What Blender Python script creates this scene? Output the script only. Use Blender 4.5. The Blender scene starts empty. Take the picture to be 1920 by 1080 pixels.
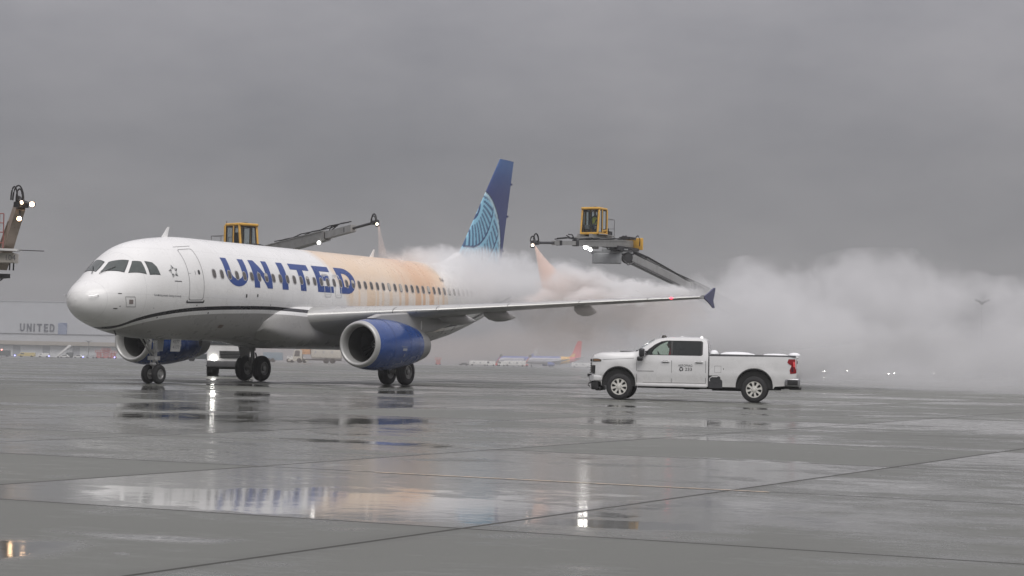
import bpy, bmesh, math, random
from mathutils import Vector, Matrix, noise
from mathutils.geometry import delaunay_2d_cdt
random.seed(7)
S = bpy.context.scene
COL = S.collection
R = math.radians
PI = math.pi
# ------------------------------------------------------------------ camera
CAM = Vector((-60.685, -48.931, 1.41))
YAW, PITCH, ROLL, FPX = 1.10430, 0.03311, 0.02014, 3817.8
FWD = Vector((math.sin(YAW)*math.cos(PITCH), math.cos(YAW)*math.cos(PITCH), math.sin(PITCH)))
_R = Vector((math.cos(YAW), -math.sin(YAW), 0)); _U = _R.cross(FWD)
CR = _R*math.cos(ROLL) + _U*math.sin(ROLL)
CU = -_R*math.sin(ROLL) + _U*math.cos(ROLL)
cd = bpy.data.cameras.new('camera'); cam = bpy.data.objects.new('camera', cd); COL.objects.link(cam)
cd.sensor_width = 36; cd.lens = FPX*36/1920; cd.clip_start = 0.5; cd.clip_end = 6000
m = Matrix((CR, CU, -FWD)).transposed().to_4x4(); m.translation = CAM
cam.matrix_world = m; S.camera = cam
def at(px, py, D):
    """a point D metres deep along the sight line of a photo pixel (for laying out far things at their real distance)"""
    return CAM + (FWD + CR*((px-960)/FPX) - CU*((py-540)/FPX))*D
# ------------------------------------------------------------------ render settings
S.render.engine = 'CYCLES'
cy = S.cycles
cy.use_denoising = True
cy.max_bounces = 8; cy.diffuse_bounces = 3; cy.glossy_bounces = 4; cy.transmission_bounces = 6
cy.volume_bounces = 4; cy.transparent_max_bounces = 12
cy.volume_step_rate = 1.0; cy.volume_max_steps = 256
cy.sample_clamp_indirect = 6.0
cy.caustics_reflective = False; cy.caustics_refractive = False
S.view_settings.view_transform = 'Standard'; S.view_settings.look = 'None'
S.view_settings.exposure = 0.0; S.view_settings.gamma = 1.0
# ------------------------------------------------------------------ sky and sun
SUN_EL, SUN_AZ = R(52), R(-140)       # overcast: broad light from high behind and left of the camera
W = bpy.data.worlds.new('World'); S.world = W; W.use_nodes = True
nt = W.node_tree; nt.nodes.clear()
def wn(t, **k):
    n = nt.nodes.new(t)
    for a, b in k.items(): setattr(n, a, b)
    return n
wo = wn('ShaderNodeOutputWorld'); bg = wn('ShaderNodeBackground'); nt.links.new(bg.outputs[0], wo.inputs[0])
sky = wn('ShaderNodeTexSky', sky_type='NISHITA', sun_disc=False, sun_elevation=SUN_EL, sun_rotation=R(90)-SUN_AZ)
tc = wn('ShaderNodeTexCoord')
mp = wn('ShaderNodeMapping'); mp.inputs['Scale'].default_value = (3.0, 3.0, 7.5)
nt.links.new(tc.outputs['Generated'], mp.inputs[0])
nz = wn('ShaderNodeTexNoise'); nz.inputs['Scale'].default_value = 2.3; nz.inputs['Detail'].default_value = 6; nz.inputs['Roughness'].default_value = .55
nt.links.new(mp.outputs[0], nz.inputs['Vector'])
cl = wn('ShaderNodeValToRGB')         # cloud deck: darker and lighter grey patches
cl.color_ramp.elements[0].position = .34; cl.color_ramp.elements[0].color = (1.80, 1.75, 1.87, 1)
cl.color_ramp.elements[1].position = .70; cl.color_ramp.elements[1].color = (2.38, 2.28, 2.39, 1)
nt.links.new(nz.outputs['Fac'], cl.inputs[0])
sp = wn('ShaderNodeSeparateXYZ'); nt.links.new(tc.outputs['Generated'], sp.inputs[0])
el = wn('ShaderNodeMapRange'); el.inputs[1].default_value = .10; el.inputs[2].default_value = .75; el.inputs[3].default_value = 1.0; el.inputs[4].default_value = 4.0
nt.links.new(sp.outputs['Z'], el.inputs[0])   # an overcast sky is brighter overhead
e2 = wn('ShaderNodeMapRange'); e2.inputs[1].default_value = -.02; e2.inputs[2].default_value = .17; e2.inputs[3].default_value = .92; e2.inputs[4].default_value = 1.16
nt.links.new(sp.outputs['Z'], e2.inputs[0]); em_ = wn('ShaderNodeMath', operation='MULTIPLY'); nt.links.new(el.outputs[0], em_.inputs[0]); nt.links.new(e2.outputs[0], em_.inputs[1])
ml = wn('ShaderNodeVectorMath', operation='SCALE'); nt.links.new(cl.outputs[0], ml.inputs[0]); nt.links.new(em_.outputs[0], ml.inputs['Scale'])
mx = wn('ShaderNodeMixRGB'); mx.inputs[0].default_value = .95
nt.links.new(sky.outputs[0], mx.inputs[1]); nt.links.new(ml.outputs[0], mx.inputs[2])
nt.links.new(mx.outputs[0], bg.inputs[0]); bg.inputs[1].default_value = 0.1
sd = bpy.data.lights.new('sun', 'SUN'); sd.energy = 1.7; sd.angle = R(40); sd.color = (1, .97, .93)
so = bpy.data.objects.new('sun', sd); COL.objects.link(so)
sdir = Vector((math.cos(SUN_EL)*math.cos(SUN_AZ), math.cos(SUN_EL)*math.sin(SUN_AZ), math.sin(SUN_EL)))
so.rotation_euler = sdir.to_track_quat('Z', 'Y').to_euler(); so.location = sdir*200
# ------------------------------------------------------------------ materials
class NT:
    """small wrapper for writing node maths"""
    def __init__(s, mat): s.t = mat.node_tree
    def n(s, typ, **k):
        x = s.t.nodes.new(typ)
        for a, b in k.items(): setattr(x, a, b)
        return x
    def set(s, sock, v):
        if isinstance(v, bpy.types.NodeSocket): s.t.links.new(v, sock)
        else: sock.default_value = v
    def m(s, op, a, b=0.0, c=None, clamp=False):
        x = s.n('ShaderNodeMath', operation=op, use_clamp=clamp); s.set(x.inputs[0], a); s.set(x.inputs[1], b)
        if c is not None: s.set(x.inputs[2], c)
        return x.outputs[0]
    def v(s, op, a, b=None, scale=None):
        x = s.n('ShaderNodeVectorMath', operation=op); s.set(x.inputs[0], a)
        if b is not None: s.set(x.inputs[1], b)
        if scale is not None: s.set(x.inputs['Scale'], scale)
        return x.outputs['Value'] if op in ('LENGTH', 'DISTANCE', 'DOT_PRODUCT') else x.outputs[0]
    def step(s, x, a, b, lo=0.0, hi=1.0):
        r = s.n('ShaderNodeMapRange', interpolation_type='SMOOTHSTEP'); s.set(r.inputs[0], x)
        s.set(r.inputs[1], a); s.set(r.inputs[2], b); s.set(r.inputs[3], lo); s.set(r.inputs[4], hi); return r.outputs[0]
    def lin(s, x, a, b, lo=0.0, hi=1.0):
        r = s.n('ShaderNodeMapRange'); s.set(r.inputs[0], x)
        s.set(r.inputs[1], a); s.set(r.inputs[2], b); s.set(r.inputs[3], lo); s.set(r.inputs[4], hi); return r.outputs[0]
    def noise(s, vec, scale, detail=3, rough=.5, out='Fac'):
        x = s.n('ShaderNodeTexNoise'); s.set(x.inputs['Vector'], vec); x.inputs['Scale'].default_value = scale
        x.inputs['Detail'].default_value = detail; x.inputs['Roughness'].default_value = rough; return x.outputs[out]
    def obj(s): return s.n('ShaderNodeTexCoord').outputs['Object']
    def pos(s): return s.n('ShaderNodeNewGeometry').outputs['Position']
    def xyz(s, v): x = s.n('ShaderNodeSeparateXYZ'); s.set(x.inputs[0], v); return x.outputs
    def vec(s, a, b, c): x = s.n('ShaderNodeCombineXYZ'); s.set(x.inputs[0], a); s.set(x.inputs[1], b); s.set(x.inputs[2], c); return x.outputs[0]
    def mix(s, f, a, b):
        x = s.n('ShaderNodeMixRGB'); s.set(x.inputs[0], f)
        s.set(x.inputs[1], a if isinstance(a, bpy.types.NodeSocket) else (*a, 1)); s.set(x.inputs[2], b if isinstance(b, bpy.types.NodeSocket) else (*b, 1)); return x.outputs[0]
    def attr(s, name): return s.n('ShaderNodeAttribute', attribute_name=name)
    def bump(s, h, strength, dist): x = s.n('ShaderNodeBump'); s.set(x.inputs['Height'], h); x.inputs['Strength'].default_value = strength; x.inputs['Distance'].default_value = dist; return x.outputs[0]
MATS = {}
def newmat(name):
    mt = bpy.data.materials.new(name); mt.use_nodes = True
    b = mt.node_tree.nodes['Principled BSDF']; return mt, b, NT(mt)
def mat(name, col, rough=.5, metal=0.0, vary=.10, scale=3.0, grime=0.0, coat=0.0, spec=.5):
    """painted / plain surface: base colour with slight procedural unevenness and optional grime"""
    if name in MATS: return MATS[name]
    mt, b, n = newmat(name)
    p = n.obj(); f = n.noise(p, scale, 4, .6)
    c = n.mix(n.lin(f, .3, .7), tuple(x*(1-vary) for x in col), tuple(min(1, x*(1+vary)) for x in col))
    if grime:
        g = n.noise(p, scale*.6, 6, .7); c = n.mix(n.m('MULTIPLY', n.step(g, .48, .72), grime), c, (.10, .095, .085))
    n.set(b.inputs['Base Color'], c); n.set(b.inputs['Roughness'], n.lin(f, .3, .7, max(.02, rough*.85), min(1, rough*1.15)))
    b.inputs['Metallic'].default_value = metal; b.inputs['Specular IOR Level'].default_value = spec
    if coat: b.inputs['Coat Weight'].default_value = coat; b.inputs['Coat Roughness'].default_value = .08
    MATS[name] = mt; return mt
def emat(name, col, strength, base=(.8, .8, .8)):
    if name in MATS: return MATS[name]
    mt, b, n = newmat(name); b.inputs['Base Color'].default_value = (*base, 1)
    b.inputs['Emission Color'].default_value = (*col, 1); b.inputs['Emission Strength'].default_value = strength
    MATS[name] = mt; return mt
def glass(name, tint, alpha):
    """window glass: see-through tint under a glossy skin"""
    if name in MATS: return MATS[name]
    mt = bpy.data.materials.new(name); mt.use_nodes = True; n = NT(mt); n.t.nodes.clear()
    o = n.n('ShaderNodeOutputMaterial'); tr = n.n('ShaderNodeBsdfTransparent'); tr.inputs[0].default_value = (*tint, 1)
    df = n.n('ShaderNodeBsdfDiffuse'); df.inputs[0].default_value = (.02, .022, .022, 1)
    gl = n.n('ShaderNodeBsdfGlossy'); gl.inputs['Roughness'].default_value = .04; gl.inputs[0].default_value = (.9, .95, .93, 1)
    m1 = n.n('ShaderNodeMixShader'); m1.inputs[0].default_value = 1-alpha; n.t.links.new(tr.outputs[0], m1.inputs[1]); n.t.links.new(df.outputs[0], m1.inputs[2])
    fr = n.n('ShaderNodeFresnel'); fr.inputs[0].default_value = 1.5
    wob = n.bump(n.noise(n.obj(), 1.5, 2), .05, .05); n.t.links.new(wob, fr.inputs[1]); n.t.links.new(wob, gl.inputs['Normal'])
    m2 = n.n('ShaderNodeMixShader'); n.t.links.new(fr.outputs[0], m2.inputs[0]); n.t.links.new(m1.outputs[0], m2.inputs[1]); n.t.links.new(gl.outputs[0], m2.inputs[2])
    n.t.links.new(m2.outputs[0], o.inputs[0]); MATS[name] = mt; return mt
# ------------------------------------------------------------------ objects
def tag(o, label=None, cat=None, group=None, kind=None):
    if label: o['label'] = label
    if cat: o['category'] = cat
    if group: o['group'] = group
    if kind: o['kind'] = kind
    return o
def empty(name, loc=(0, 0, 0), rz=0.0):
    o = bpy.data.objects.new(name, None); COL.objects.link(o); o.location = loc; o.rotation_euler = (0, 0, rz); o.empty_display_size = .3; return o
def dup(root, loc=None, rz=None):
    r = root.copy(); COL.objects.link(r)
    if loc is not None: r.location = loc
    if rz is not None: r.rotation_euler = (0, 0, rz)
    for ch in list(root.children):
        c = ch.copy(); COL.objects.link(c); c.parent = r
        for g in list(ch.children):
            d = g.copy(); COL.objects.link(d); d.parent = c
    return r
def rect(cx, cy, w, h, r=0.0, k=4):
    if r <= 0: return [(cx-w/2, cy-h/2), (cx+w/2, cy-h/2), (cx+w/2, cy+h/2), (cx-w/2, cy+h/2)]
    P = []
    for ox, oy, a0 in ((w/2-r, -h/2+r, -90), (w/2-r, h/2-r, 0), (-w/2+r, h/2-r, 90), (-w/2+r, -h/2+r, 180)):
        for i in range(k+1):
            a = R(a0+90*i/k); P.append((cx+ox+r*math.cos(a), cy+oy+r*math.sin(a)))
    return P
def inpoly(x, y, P):
    c = False; j = len(P)-1
    for i in range(len(P)):
        xi, yi = P[i]; xj, yj = P[j]
        if (yi > y) != (yj > y) and x < (xj-xi)*(y-yi)/(yj-yi)+xi: c = not c
        j = i
    return c
def tess(poly, step, holes=()):
    """triangles of a 2-D outline with holes, with interior points every `step`"""
    V = []; Ed = []
    for P in (poly, *holes):
        s = len(V); pts = []
        for i in range(len(P)):
            a = P[i]; b = P[(i+1) % len(P)]; d = math.hypot(b[0]-a[0], b[1]-a[1]); k = max(1, int(d/step+.999))
            pts += [(a[0]+(b[0]-a[0])*j/k, a[1]+(b[1]-a[1])*j/k) for j in range(k)]
        V += pts; Ed += [(s+i, s+(i+1) % len(pts)) for i in range(len(pts))]
    x0 = min(p[0] for p in poly); x1 = max(p[0] for p in poly); y0 = min(p[1] for p in poly); y1 = max(p[1] for p in poly)
    nx = int((x1-x0)/step); ny = int((y1-y0)/step)
    for i in range(1, nx+1):
        for j in range(1, ny+1):
            p = (x0+(i-.5+.25*(j % 2))*step, y0+(j-.5)*step)
            if inpoly(*p, poly) and not any(inpoly(*p, h) for h in holes): V.append(p)
    r = delaunay_2d_cdt([Vector(p) for p in V], Ed, [], 0, 1e-5)
    vs = [tuple(p) for p in r[0]]; fs = []
    for f in r[2]:
        cx = sum(vs[i][0] for i in f)/len(f); cy_ = sum(vs[i][1] for i in f)/len(f)
        if inpoly(cx, cy_, poly) and not any(inpoly(cx, cy_, h) for h in holes): fs.append(tuple(f))
    used = sorted({i for f in fs for i in f}); ix = {u: k for k, u in enumerate(used)}
    return [vs[u] for u in used], [tuple(ix[i] for i in f) for f in fs]
class MB:
    """collects shapes, links them as ONE mesh object"""
    def __init__(s): s.V = []; s.F = []; s.M = []; s.mi = 0; s.X = None
    def add(s, V, F, X=None):
        X = X or s.X; b = len(s.V)
        s.V += [(X @ Vector(v)) if X else Vector(v) for v in V]; s.F += [tuple(i+b for i in f) for f in F]; s.M += [s.mi]*len(F); return s
    def box(s, c, d, rz=0.0, X=None):
        x, y, z = (k/2 for k in d)
        V = [(-x, -y, -z), (x, -y, -z), (x, y, -z), (-x, y, -z), (-x, -y, z), (x, -y, z), (x, y, z), (-x, y, z)]
        T = Matrix.Translation(c) @ Matrix.Rotation(rz, 4, 'Z'); T = (s.X @ T) if s.X else T
        return s.add(V, [(0, 3, 2, 1), (4, 5, 6, 7), (0, 1, 5, 4), (1, 2, 6, 5), (2, 3, 7, 6), (3, 0, 4, 7)], T if X is None else X @ T)
    def rbox(s, c, d, r=.05, k=3):
        """box with rounded edges"""
        bm = bmesh.new(); bmesh.ops.create_cube(bm, size=1)
        for v in bm.verts: v.co = Vector((v.co.x*d[0], v.co.y*d[1], v.co.z*d[2]))
        bmesh.ops.bevel(bm, geom=bm.edges[:], offset=min(r, .45*min(d)), segments=k, affect='EDGES', profile=.5)
        for v in bm.verts: v.co += Vector(c)
        bm.verts.index_update(); s.add([v.co[:] for v in bm.verts], [tuple(v.index for v in f.verts) for f in bm.faces]); bm.free(); return s
    def bar(s, p0, p1, w, h, up=(0, 0, 1), w1=None, h1=None):
        """box-section beam from p0 to p1"""
        p0, p1 = Vector(p0), Vector(p1); d = (p1-p0).normalized(); sd_ = d.cross(Vector(up))
        if sd_.length < 1e-4: sd_ = d.cross(Vector((1, 0, 0)))
        sd_.normalize(); u = sd_.cross(d); w1 = w if w1 is None else w1; h1 = h if h1 is None else h1; V = []
        for p, a, b in ((p0, w, h), (p1, w1, h1)):
            for q, t in ((-1, -1), (1, -1), (1, 1), (-1, 1)): V.append(p+sd_*q*a/2+u*t*b/2)
        return s.add(V, [(3, 2, 1, 0), (4, 5, 6, 7), (0, 1, 5, 4), (1, 2, 6, 5), (2, 3, 7, 6), (3, 0, 4, 7)])
    def tube(s, pts, r, n=10, r1=None, cap=True):
        pts = [Vector(p) for p in pts]; rings = []; prev = None
        for i, p in enumerate(pts):
            d = (pts[min(i+1, len(pts)-1)]-pts[max(i-1, 0)]).normalized()
            a = d.cross(Vector((0, 0, 1))) if abs(d.z) < .95 else d.cross(Vector((1, 0, 0)))
            a.normalize(); b = a.cross(d); rr = r if r1 is None else r+(r1-r)*i/(len(pts)-1)
            rings.append([p+a*rr*math.cos(2*PI*k/n)+b*rr*math.sin(2*PI*k/n) for k in range(n)])
        return s.loft(rings, cap)
    def loft(s, rings, cap=True, closed=True):
        n = len(rings[0]); V = [v for r in rings for v in r]; F = []
        for i in range(len(rings)-1):
            for k in range(n if closed else n-1):
                a = i*n+k; b = i*n+(k+1) % n; F.append((a, b, b+n, a+n))
        if cap: F.append(tuple(reversed(range(n)))); F.append(tuple(range((len(rings)-1)*n, len(rings)*n)))
        return s.add(V, F)
    def lathe(s, prof, c=(0, 0, 0), axis='x', n=32, cap=False):
        """prof: list of (distance along axis, radius)"""
        rings = []
        for t, r in prof:
            ring = []
            for k in range(n):
                a = 2*PI*k/n; u, w = r*math.cos(a), r*math.sin(a)
                ring.append({'x': (c[0]+t, c[1]+u, c[2]+w), 'y': (c[0]+u, c[1]+t, c[2]+w), 'z': (c[0]+u, c[1]+w, c[2]+t)}[axis])
            rings.append(ring)
        return s.loft(rings, cap)
    def prism(s, poly, y0, y1, plane='xz'):
        """extrude a 2-D outline"""
        n = len(poly); f = (lambda p, y: (p[0], y, p[1])) if plane == 'xz' else ((lambda p, y: (y, p[0], p[1])) if plane == 'yz' else (lambda p, y: (p[0], p[1], y)))
        V = [f(p, y0) for p in poly]+[f(p, y1) for p in poly]
        return s.add(V, [tuple(range(n)), tuple(reversed(range(n, 2*n)))]+[(i, i+n, (i+1) % n+n, (i+1) % n) for i in range(n)])
    def ell(s, c, r, n=12, m_=8):
        rings = [[(c[0]+r[0]*math.sin(PI*i/m_)*math.cos(2*PI*k/n), c[1]+r[1]*math.sin(PI*i/m_)*math.sin(2*PI*k/n), c[2]+r[2]*math.cos(PI*i/m_)) for k in range(n)] for i in range(1, m_)]
        return s.loft(rings, True)
    def surf(s, poly, step, fn, holes=()):
        """a 2-D outline laid on a curved surface by fn(u, v)"""
        V, F = tess(poly, step, holes); return s.add([fn(*v) for v in V], F)
    def build(s, name, mats, parent=None, ang=35, recalc=True, bevel=0, loc=None):
        me = bpy.data.meshes.new(name); me.from_pydata([tuple(v) for v in s.V], [], s.F)
        if not isinstance(mats, (list, tuple)): mats = [mats]
        for q in mats: me.materials.append(q)
        me.polygons.foreach_set('material_index', s.M)
        if recalc or bevel:
            bm = bmesh.new(); bm.from_mesh(me)
            if recalc: bmesh.ops.recalc_face_normals(bm, faces=bm.faces[:])
            bm.to_mesh(me); bm.free()
        me.shade_smooth(); me.set_sharp_from_angle(angle=R(ang)); me.update()
        o = bpy.data.objects.new(name, me); COL.objects.link(o)
        if parent: o.parent = parent
        if loc is not None: o.location = loc
        if bevel:
            bv = o.modifiers.new('edge', 'BEVEL'); bv.width = bevel; bv.segments = 2; bv.limit_method = 'ANGLE'; bv.angle_limit = R(40)
        return o
def mbox(name, c, d, m_, parent=None, r=0.0):
    b = MB(); (b.rbox(c, d, r) if r else b.box(c, d)); return b.build(name, m_, parent)
def text_mesh(txt, size):
    """(verts, faces) of a word set in Blender's own font, lying in the xy plane, left bottom at 0,0"""
    cu = bpy.data.curves.new('t', 'FONT'); cu.body = txt; cu.size = size; cu.resolution_u = 3
    o = bpy.data.objects.new('t', cu); COL.objects.link(o); dg = bpy.context.evaluated_depsgraph_get()
    me = bpy.data.meshes.new_from_object(o.evaluated_get(dg)); V = [tuple(v.co) for v in me.vertices]; F = [tuple(p.vertices) for p in me.polygons]
    bpy.data.objects.remove(o); bpy.data.curves.remove(cu); bpy.data.meshes.remove(me); return V, F
def add_text(b, txt, size, fn, width=None, squash=1.0):
    V, F = text_mesh(txt, size)
    x0 = min(v[0] for v in V); x1 = max(v[0] for v in V); k = 1 if width is None else width/(x1-x0)
    b.add([fn((v[0]-x0)*k, v[1]*squash) for v in V], F); return (x1-x0)*k
def pchip(xs, ys):
    n = len(xs); h = [xs[i+1]-xs[i] for i in range(n-1)]; d = [(ys[i+1]-ys[i])/h[i] for i in range(n-1)]; mm = [0.0]*n
    for i in range(1, n-1):
        if d[i-1]*d[i] > 0:
            w1 = 2*h[i]+h[i-1]; w2 = h[i]+2*h[i-1]; mm[i] = (w1+w2)/(w1/d[i-1]+w2/d[i])
    mm[0] = d[0]; mm[-1] = d[-1]
    def f(x):
        x = min(max(x, xs[0]), xs[-1]); i = 0
        while i < n-2 and x > xs[i+1]: i += 1
        t = (x-xs[i])/h[i]
        return (1+2*t)*(1-t)**2*ys[i]+t*(1-t)**2*h[i]*mm[i]+t*t*(3-2*t)*ys[i+1]+t*t*(t-1)*h[i]*mm[i+1]
    return f
def ground_z(x, y):
    """the apron is level near the camera and falls away gently towards the far terminals"""
    d = math.hypot(x-CAM.x, y-CAM.y)
    if d < 190: return 0.0
    if d < 270: return -.0052*(d-190)**2/160
    return -.0052*(d-230)
# ================================================================== the setting: wet concrete apron
def make_ground():
    b = MB(); rs = [0, 3, 6, 10, 15, 22, 30, 45, 60, 80, 100, 130, 160, 190, 205, 220, 235, 250, 270, 300, 360, 450, 600, 800, 1100, 1600, 2400, 3600]; n = 72
    V = [(CAM.x, CAM.y, 0)]; F = []
    for r in rs[1:]:
        for k in range(n):
            a = 2*PI*k/n; x, y = CAM.x+r*math.cos(a), CAM.y+r*math.sin(a); V.append((x, y, ground_z(x, y)))
    F += [(0, 1+k, 1+(k+1) % n) for k in range(n)]
    for i in range(len(rs)-2):
        for k in range(n):
            p = 1+i*n+k; q = 1+i*n+(k+1) % n; F.append((p, p+n, q+n, q))
    b.add(V, F)
    mt, bs, n = newmat('wet_concrete')
    p = n.pos(); x, y, z = n.xyz(p)
    SX, SY = 6.22, 6.1
    gx = n.m('DIVIDE', n.m('ADD', x, 46.05), SX); gy = n.m('DIVIDE', n.m('ADD', y, 41.15), SY)
    cx = n.m('FLOOR', gx); cyy = n.m('FLOOR', gy); fx = n.m('FRACT', gx); fy = n.m('FRACT', gy)
    wn_ = n.n('ShaderNodeTexWhiteNoise', noise_dimensions='2D'); n.set(wn_.inputs['Vector'], n.vec(cx, cyy, 0)); slab = wn_.outputs['Value']
    # joints: narrow dark sealant grooves, edge slightly ragged
    jn = n.m('MULTIPLY', n.m('SUBTRACT', n.noise(p, 3.0, 3), .5), .006)
    ex = n.m('ADD', n.m('MULTIPLY', n.m('ABSOLUTE', n.m('SUBTRACT', n.m('FRACT', n.m('ADD', gx, .5)), .5)), SX), jn)
    ey = n.m('ADD', n.m('MULTIPLY', n.m('ABSOLUTE', n.m('SUBTRACT', n.m('FRACT', n.m('ADD', gy, .5)), .5)), SY), jn)
    rag = n.m('MULTIPLY', n.m('SUBTRACT', n.noise(p, .8, 3, .55), .40), .8)
    margin = n.m('MAXIMUM', n.step(n.m('SUBTRACT', ex, n.m('MULTIPLY', rag, .45)), .0, .22, 1, 0), n.step(n.m('SUBTRACT', ey, n.m('MULTIPLY', rag, .45)), .0, .22, 1, 0))
    joint = n.m('MAXIMUM', n.step(ex, .020, .040, 1, 0), n.step(ey, .020, .040, 1, 0))
    # standing water: gathers behind the cross joints and in shallow dips
    grit0 = n.noise(p, 5, 5, .7)
    low = n.noise(n.v('MULTIPLY', p, (.20, .14, 1)), 1.0, 4, .55)
    fine = n.noise(n.v('MULTIPLY', p, (1.1, .7, 1)), 1.0, 6, .65)
    dip = 0.0
    for cx_, cy_, rx, ry, st_ in ((-44.5, -38.6, 2.0, 3.4, .32), (-22.5, -20.5, 7, 7, .12), (-24, -27.8, 3.2, 2.2, .16), (-33, -32, .9, 2.2, .16), (-19, -31.6, 4, 2.8, .13), (-33.4, -39.3, .6, 2.4, .2), (-44.9, -41.9, .5, 1.1, .25), (-41.8, -42.1, .9, 1.1, .17), (-48.3, -39.8, .35, .8, .2), (-2.2, -5.4, 4.5, 3.5, .22), (3.5, -12, 4, 3.5, .22), (8.3, -2.5, 4, 4, .2), (-6.6, -25.2, 2.5, 2, .16), (-4.2, -28.5, 2.5, 2, .16), (-49.7, -39.4, 1.1, .8, .22), (-7.5, -12.3, 4, 3, .14), (-35, -37.1, 1.2, .8, .12)):
        l = n.v('LENGTH', n.v('MULTIPLY', n.v('SUBTRACT', p, (cx_, cy_, 0)), (1/rx, 1/ry, 0))); l = n.m('MULTIPLY', n.step(l, .25, 1.0, 1, 0), st_); dip = l if dip == 0.0 else n.m('ADD', dip, l)
    behind = n.step(fx, .0, .010)
    wet = n.m('ADD', n.m('ADD', n.m('MULTIPLY', low, .8), n.m('MULTIPLY', n.m('SUBTRACT', fine, .5), .55)), n.m('ADD', n.m('MULTIPLY', dip, behind), n.m('MULTIPLY', n.m('SUBTRACT', slab, .5), .09)))
    micro = n.noise(n.v('MULTIPLY', p, (1, .8, 1)), 2.4, 4, .6)
    film = n.step(n.m('ADD', wet, n.m('ADD', n.m('MULTIPLY', n.m('SUBTRACT', grit0, .5), .05), n.m('ADD', n.m('MULTIPLY', n.m('SUBTRACT', slab, .5), .22), n.m('SUBTRACT', n.m('MULTIPLY', n.m('SUBTRACT', micro, .5), .12), .02)))), .30, .48)
    pud = n.m('MULTIPLY', n.m('MAXIMUM', n.step(n.m('ADD', wet, n.m('MULTIPLY', n.m('SUBTRACT', micro, .5), .46)), .50, .56), n.m('MULTIPLY', n.step(n.m('ADD', micro, n.m('MULTIPLY', n.m('SUBTRACT', low, .5), .5)), .66, .71), .8)), n.m('SUBTRACT', 1, n.m('MULTIPLY', joint, .8)))
    damp = n.step(wet, .36, .56)
    big = n.noise(p, .09, 4, .6); grit = n.noise(p, 28, 4, .7)
    c = n.mix(n.lin(big, .3, .7), (.118, .123, .107), (.150, .155, .138))
    c = n.mix(n.m('MULTIPLY', n.lin(grit, .25, .75), .35), c, (.10, .098, .09))
    c = n.mix(n.m('MULTIPLY', n.m('SUBTRACT', slab, .30), .9, clamp=True), c, (.108, .109, .099))
    st = n.step(n.noise(n.v('MULTIPLY', p, (.10, .9, 1)), 1.0, 5, .65), .55, .75)
    c = n.mix(n.m('MULTIPLY', st, .35), c, (.085, .083, .078))
    c = n.mix(n.m('MULTIPLY', pud, .45), c, (.07, .07, .066))
    c = n.mix(n.m('MULTIPLY', margin, .34), c, (.080, .080, .072))
    c = n.mix(n.m('MULTIPLY', joint, .8), c, (.045, .045, .041))
    n.set(bs.inputs['Base Color'], c)
    r = n.m('ADD', n.lin(film, 0, 1, .42, .13), n.m('MULTIPLY', n.m('SUBTRACT', grit, .5), .06))
    r = n.mix(pud, n.vec(r, r, r), (.05, .05, .05))
    r = n.mix(n.m('MULTIPLY', joint, .75), r, (.6, .6, .6)); n.set(bs.inputs['Roughness'], r)
    n.set(bs.inputs['Specular IOR Level'], n.m('MULTIPLY', n.lin(pud, 0, 1, .28, .42), n.m('SUBTRACT', 1, n.m('MULTIPLY', joint, .8))))
    bs.inputs['IOR'].default_value = 1.40
    rip = n.noise(n.v('MULTIPLY', p, (1, .8, 1)), 2.2, 3, .5)
    rip2 = n.noise(p, 5.5, 3, .6)
    rip = n.m('ADD', rip, n.m('MULTIPLY', rip2, .55))
    h = n.m('ADD', n.m('MULTIPLY', n.m('MULTIPLY', grit, n.m('SUBTRACT', 1, n.m('MAXIMUM', pud, n.m('MULTIPLY', film, .8)))), .0020), n.m('MULTIPLY', rip, .0013))
    h = n.m('SUBTRACT', h, n.m('MULTIPLY', joint, .004))
    n.set(bs.inputs['Normal'], n.bump(h, .6, 1.0))
    o = b.build('ground', mt, ang=60); tag(o, kind='structure'); return o
make_ground()
# thin worn taxi line along one joint
b = MB(); b.add([(-39.93, -41.6, .004), (-39.84, -41.6, .004), (-39.84, -36.7, .004), (-39.93, -36.7, .004)], [(0, 1, 2, 3)])
mt, bs, n = newmat('worn_line_paint'); p = n.pos()
n.set(bs.inputs['Base Color'], n.mix(n.step(n.noise(p, 9, 5, .7), .42, .62), (.62, .47, .33), (.30, .27, .23))); bs.inputs['Roughness'].default_value = .35
tag(b.build('pavement_line', mt), kind='structure')
# ================================================================== the airliner (nose at x=0, tail to +x, port side to -y)
ZC = 3.83
ST = [0.13, 0.17, 0.22, 0.41, 0.7, 1.08, 1.56, 2.04, 2.53, 3.02, 3.51, 4.0, 5.0, 6.0, 7.0, 24.0, 26.0, 28.0, 30.0, 32.0, 34.0, 36.0, 37.4]
TOP = [-0.66, -0.46, -0.36, -0.15, 0.04, 0.25, 0.54, 0.94, 1.33, 1.59, 1.74, 1.84, 1.97, 2.055, 2.07, 2.07, 2.07, 2.05, 2.0, 1.9, 1.72, 1.45, 1.2]
BOT = [-0.66, -0.87, -0.97, -1.19, -1.37, -1.54, -1.69, -1.8, -1.89, -1.96, -2.01, -2.04, -2.07, -2.07, -2.07, -2.07, -1.95, -1.65, -1.2, -0.68, -0.12, 0.42, 0.78]
WID = [0, .25, .36, .64, .90, 1.13, 1.33, 1.48, 1.60, 1.69, 1.77, 1.83, 1.92, 1.97, 1.975, 1.975, 1.93, 1.78, 1.52, 1.2, .83, .46, .2]
MID = [-0.66, -0.66, -0.66, -0.65, -0.62, -0.56, -0.48, -0.38, -0.28, -0.2, -0.14, -0.1, -0.04, 0.0, 0.0, 0.0, 0.04, 0.14, 0.3, 0.5, 0.7, 0.88, 0.98]
SQ = [math.sqrt(s) for s in ST]
fT, fB, fW, fM = (pchip(SQ, a) for a in (TOP, BOT, WID, MID))
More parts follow.
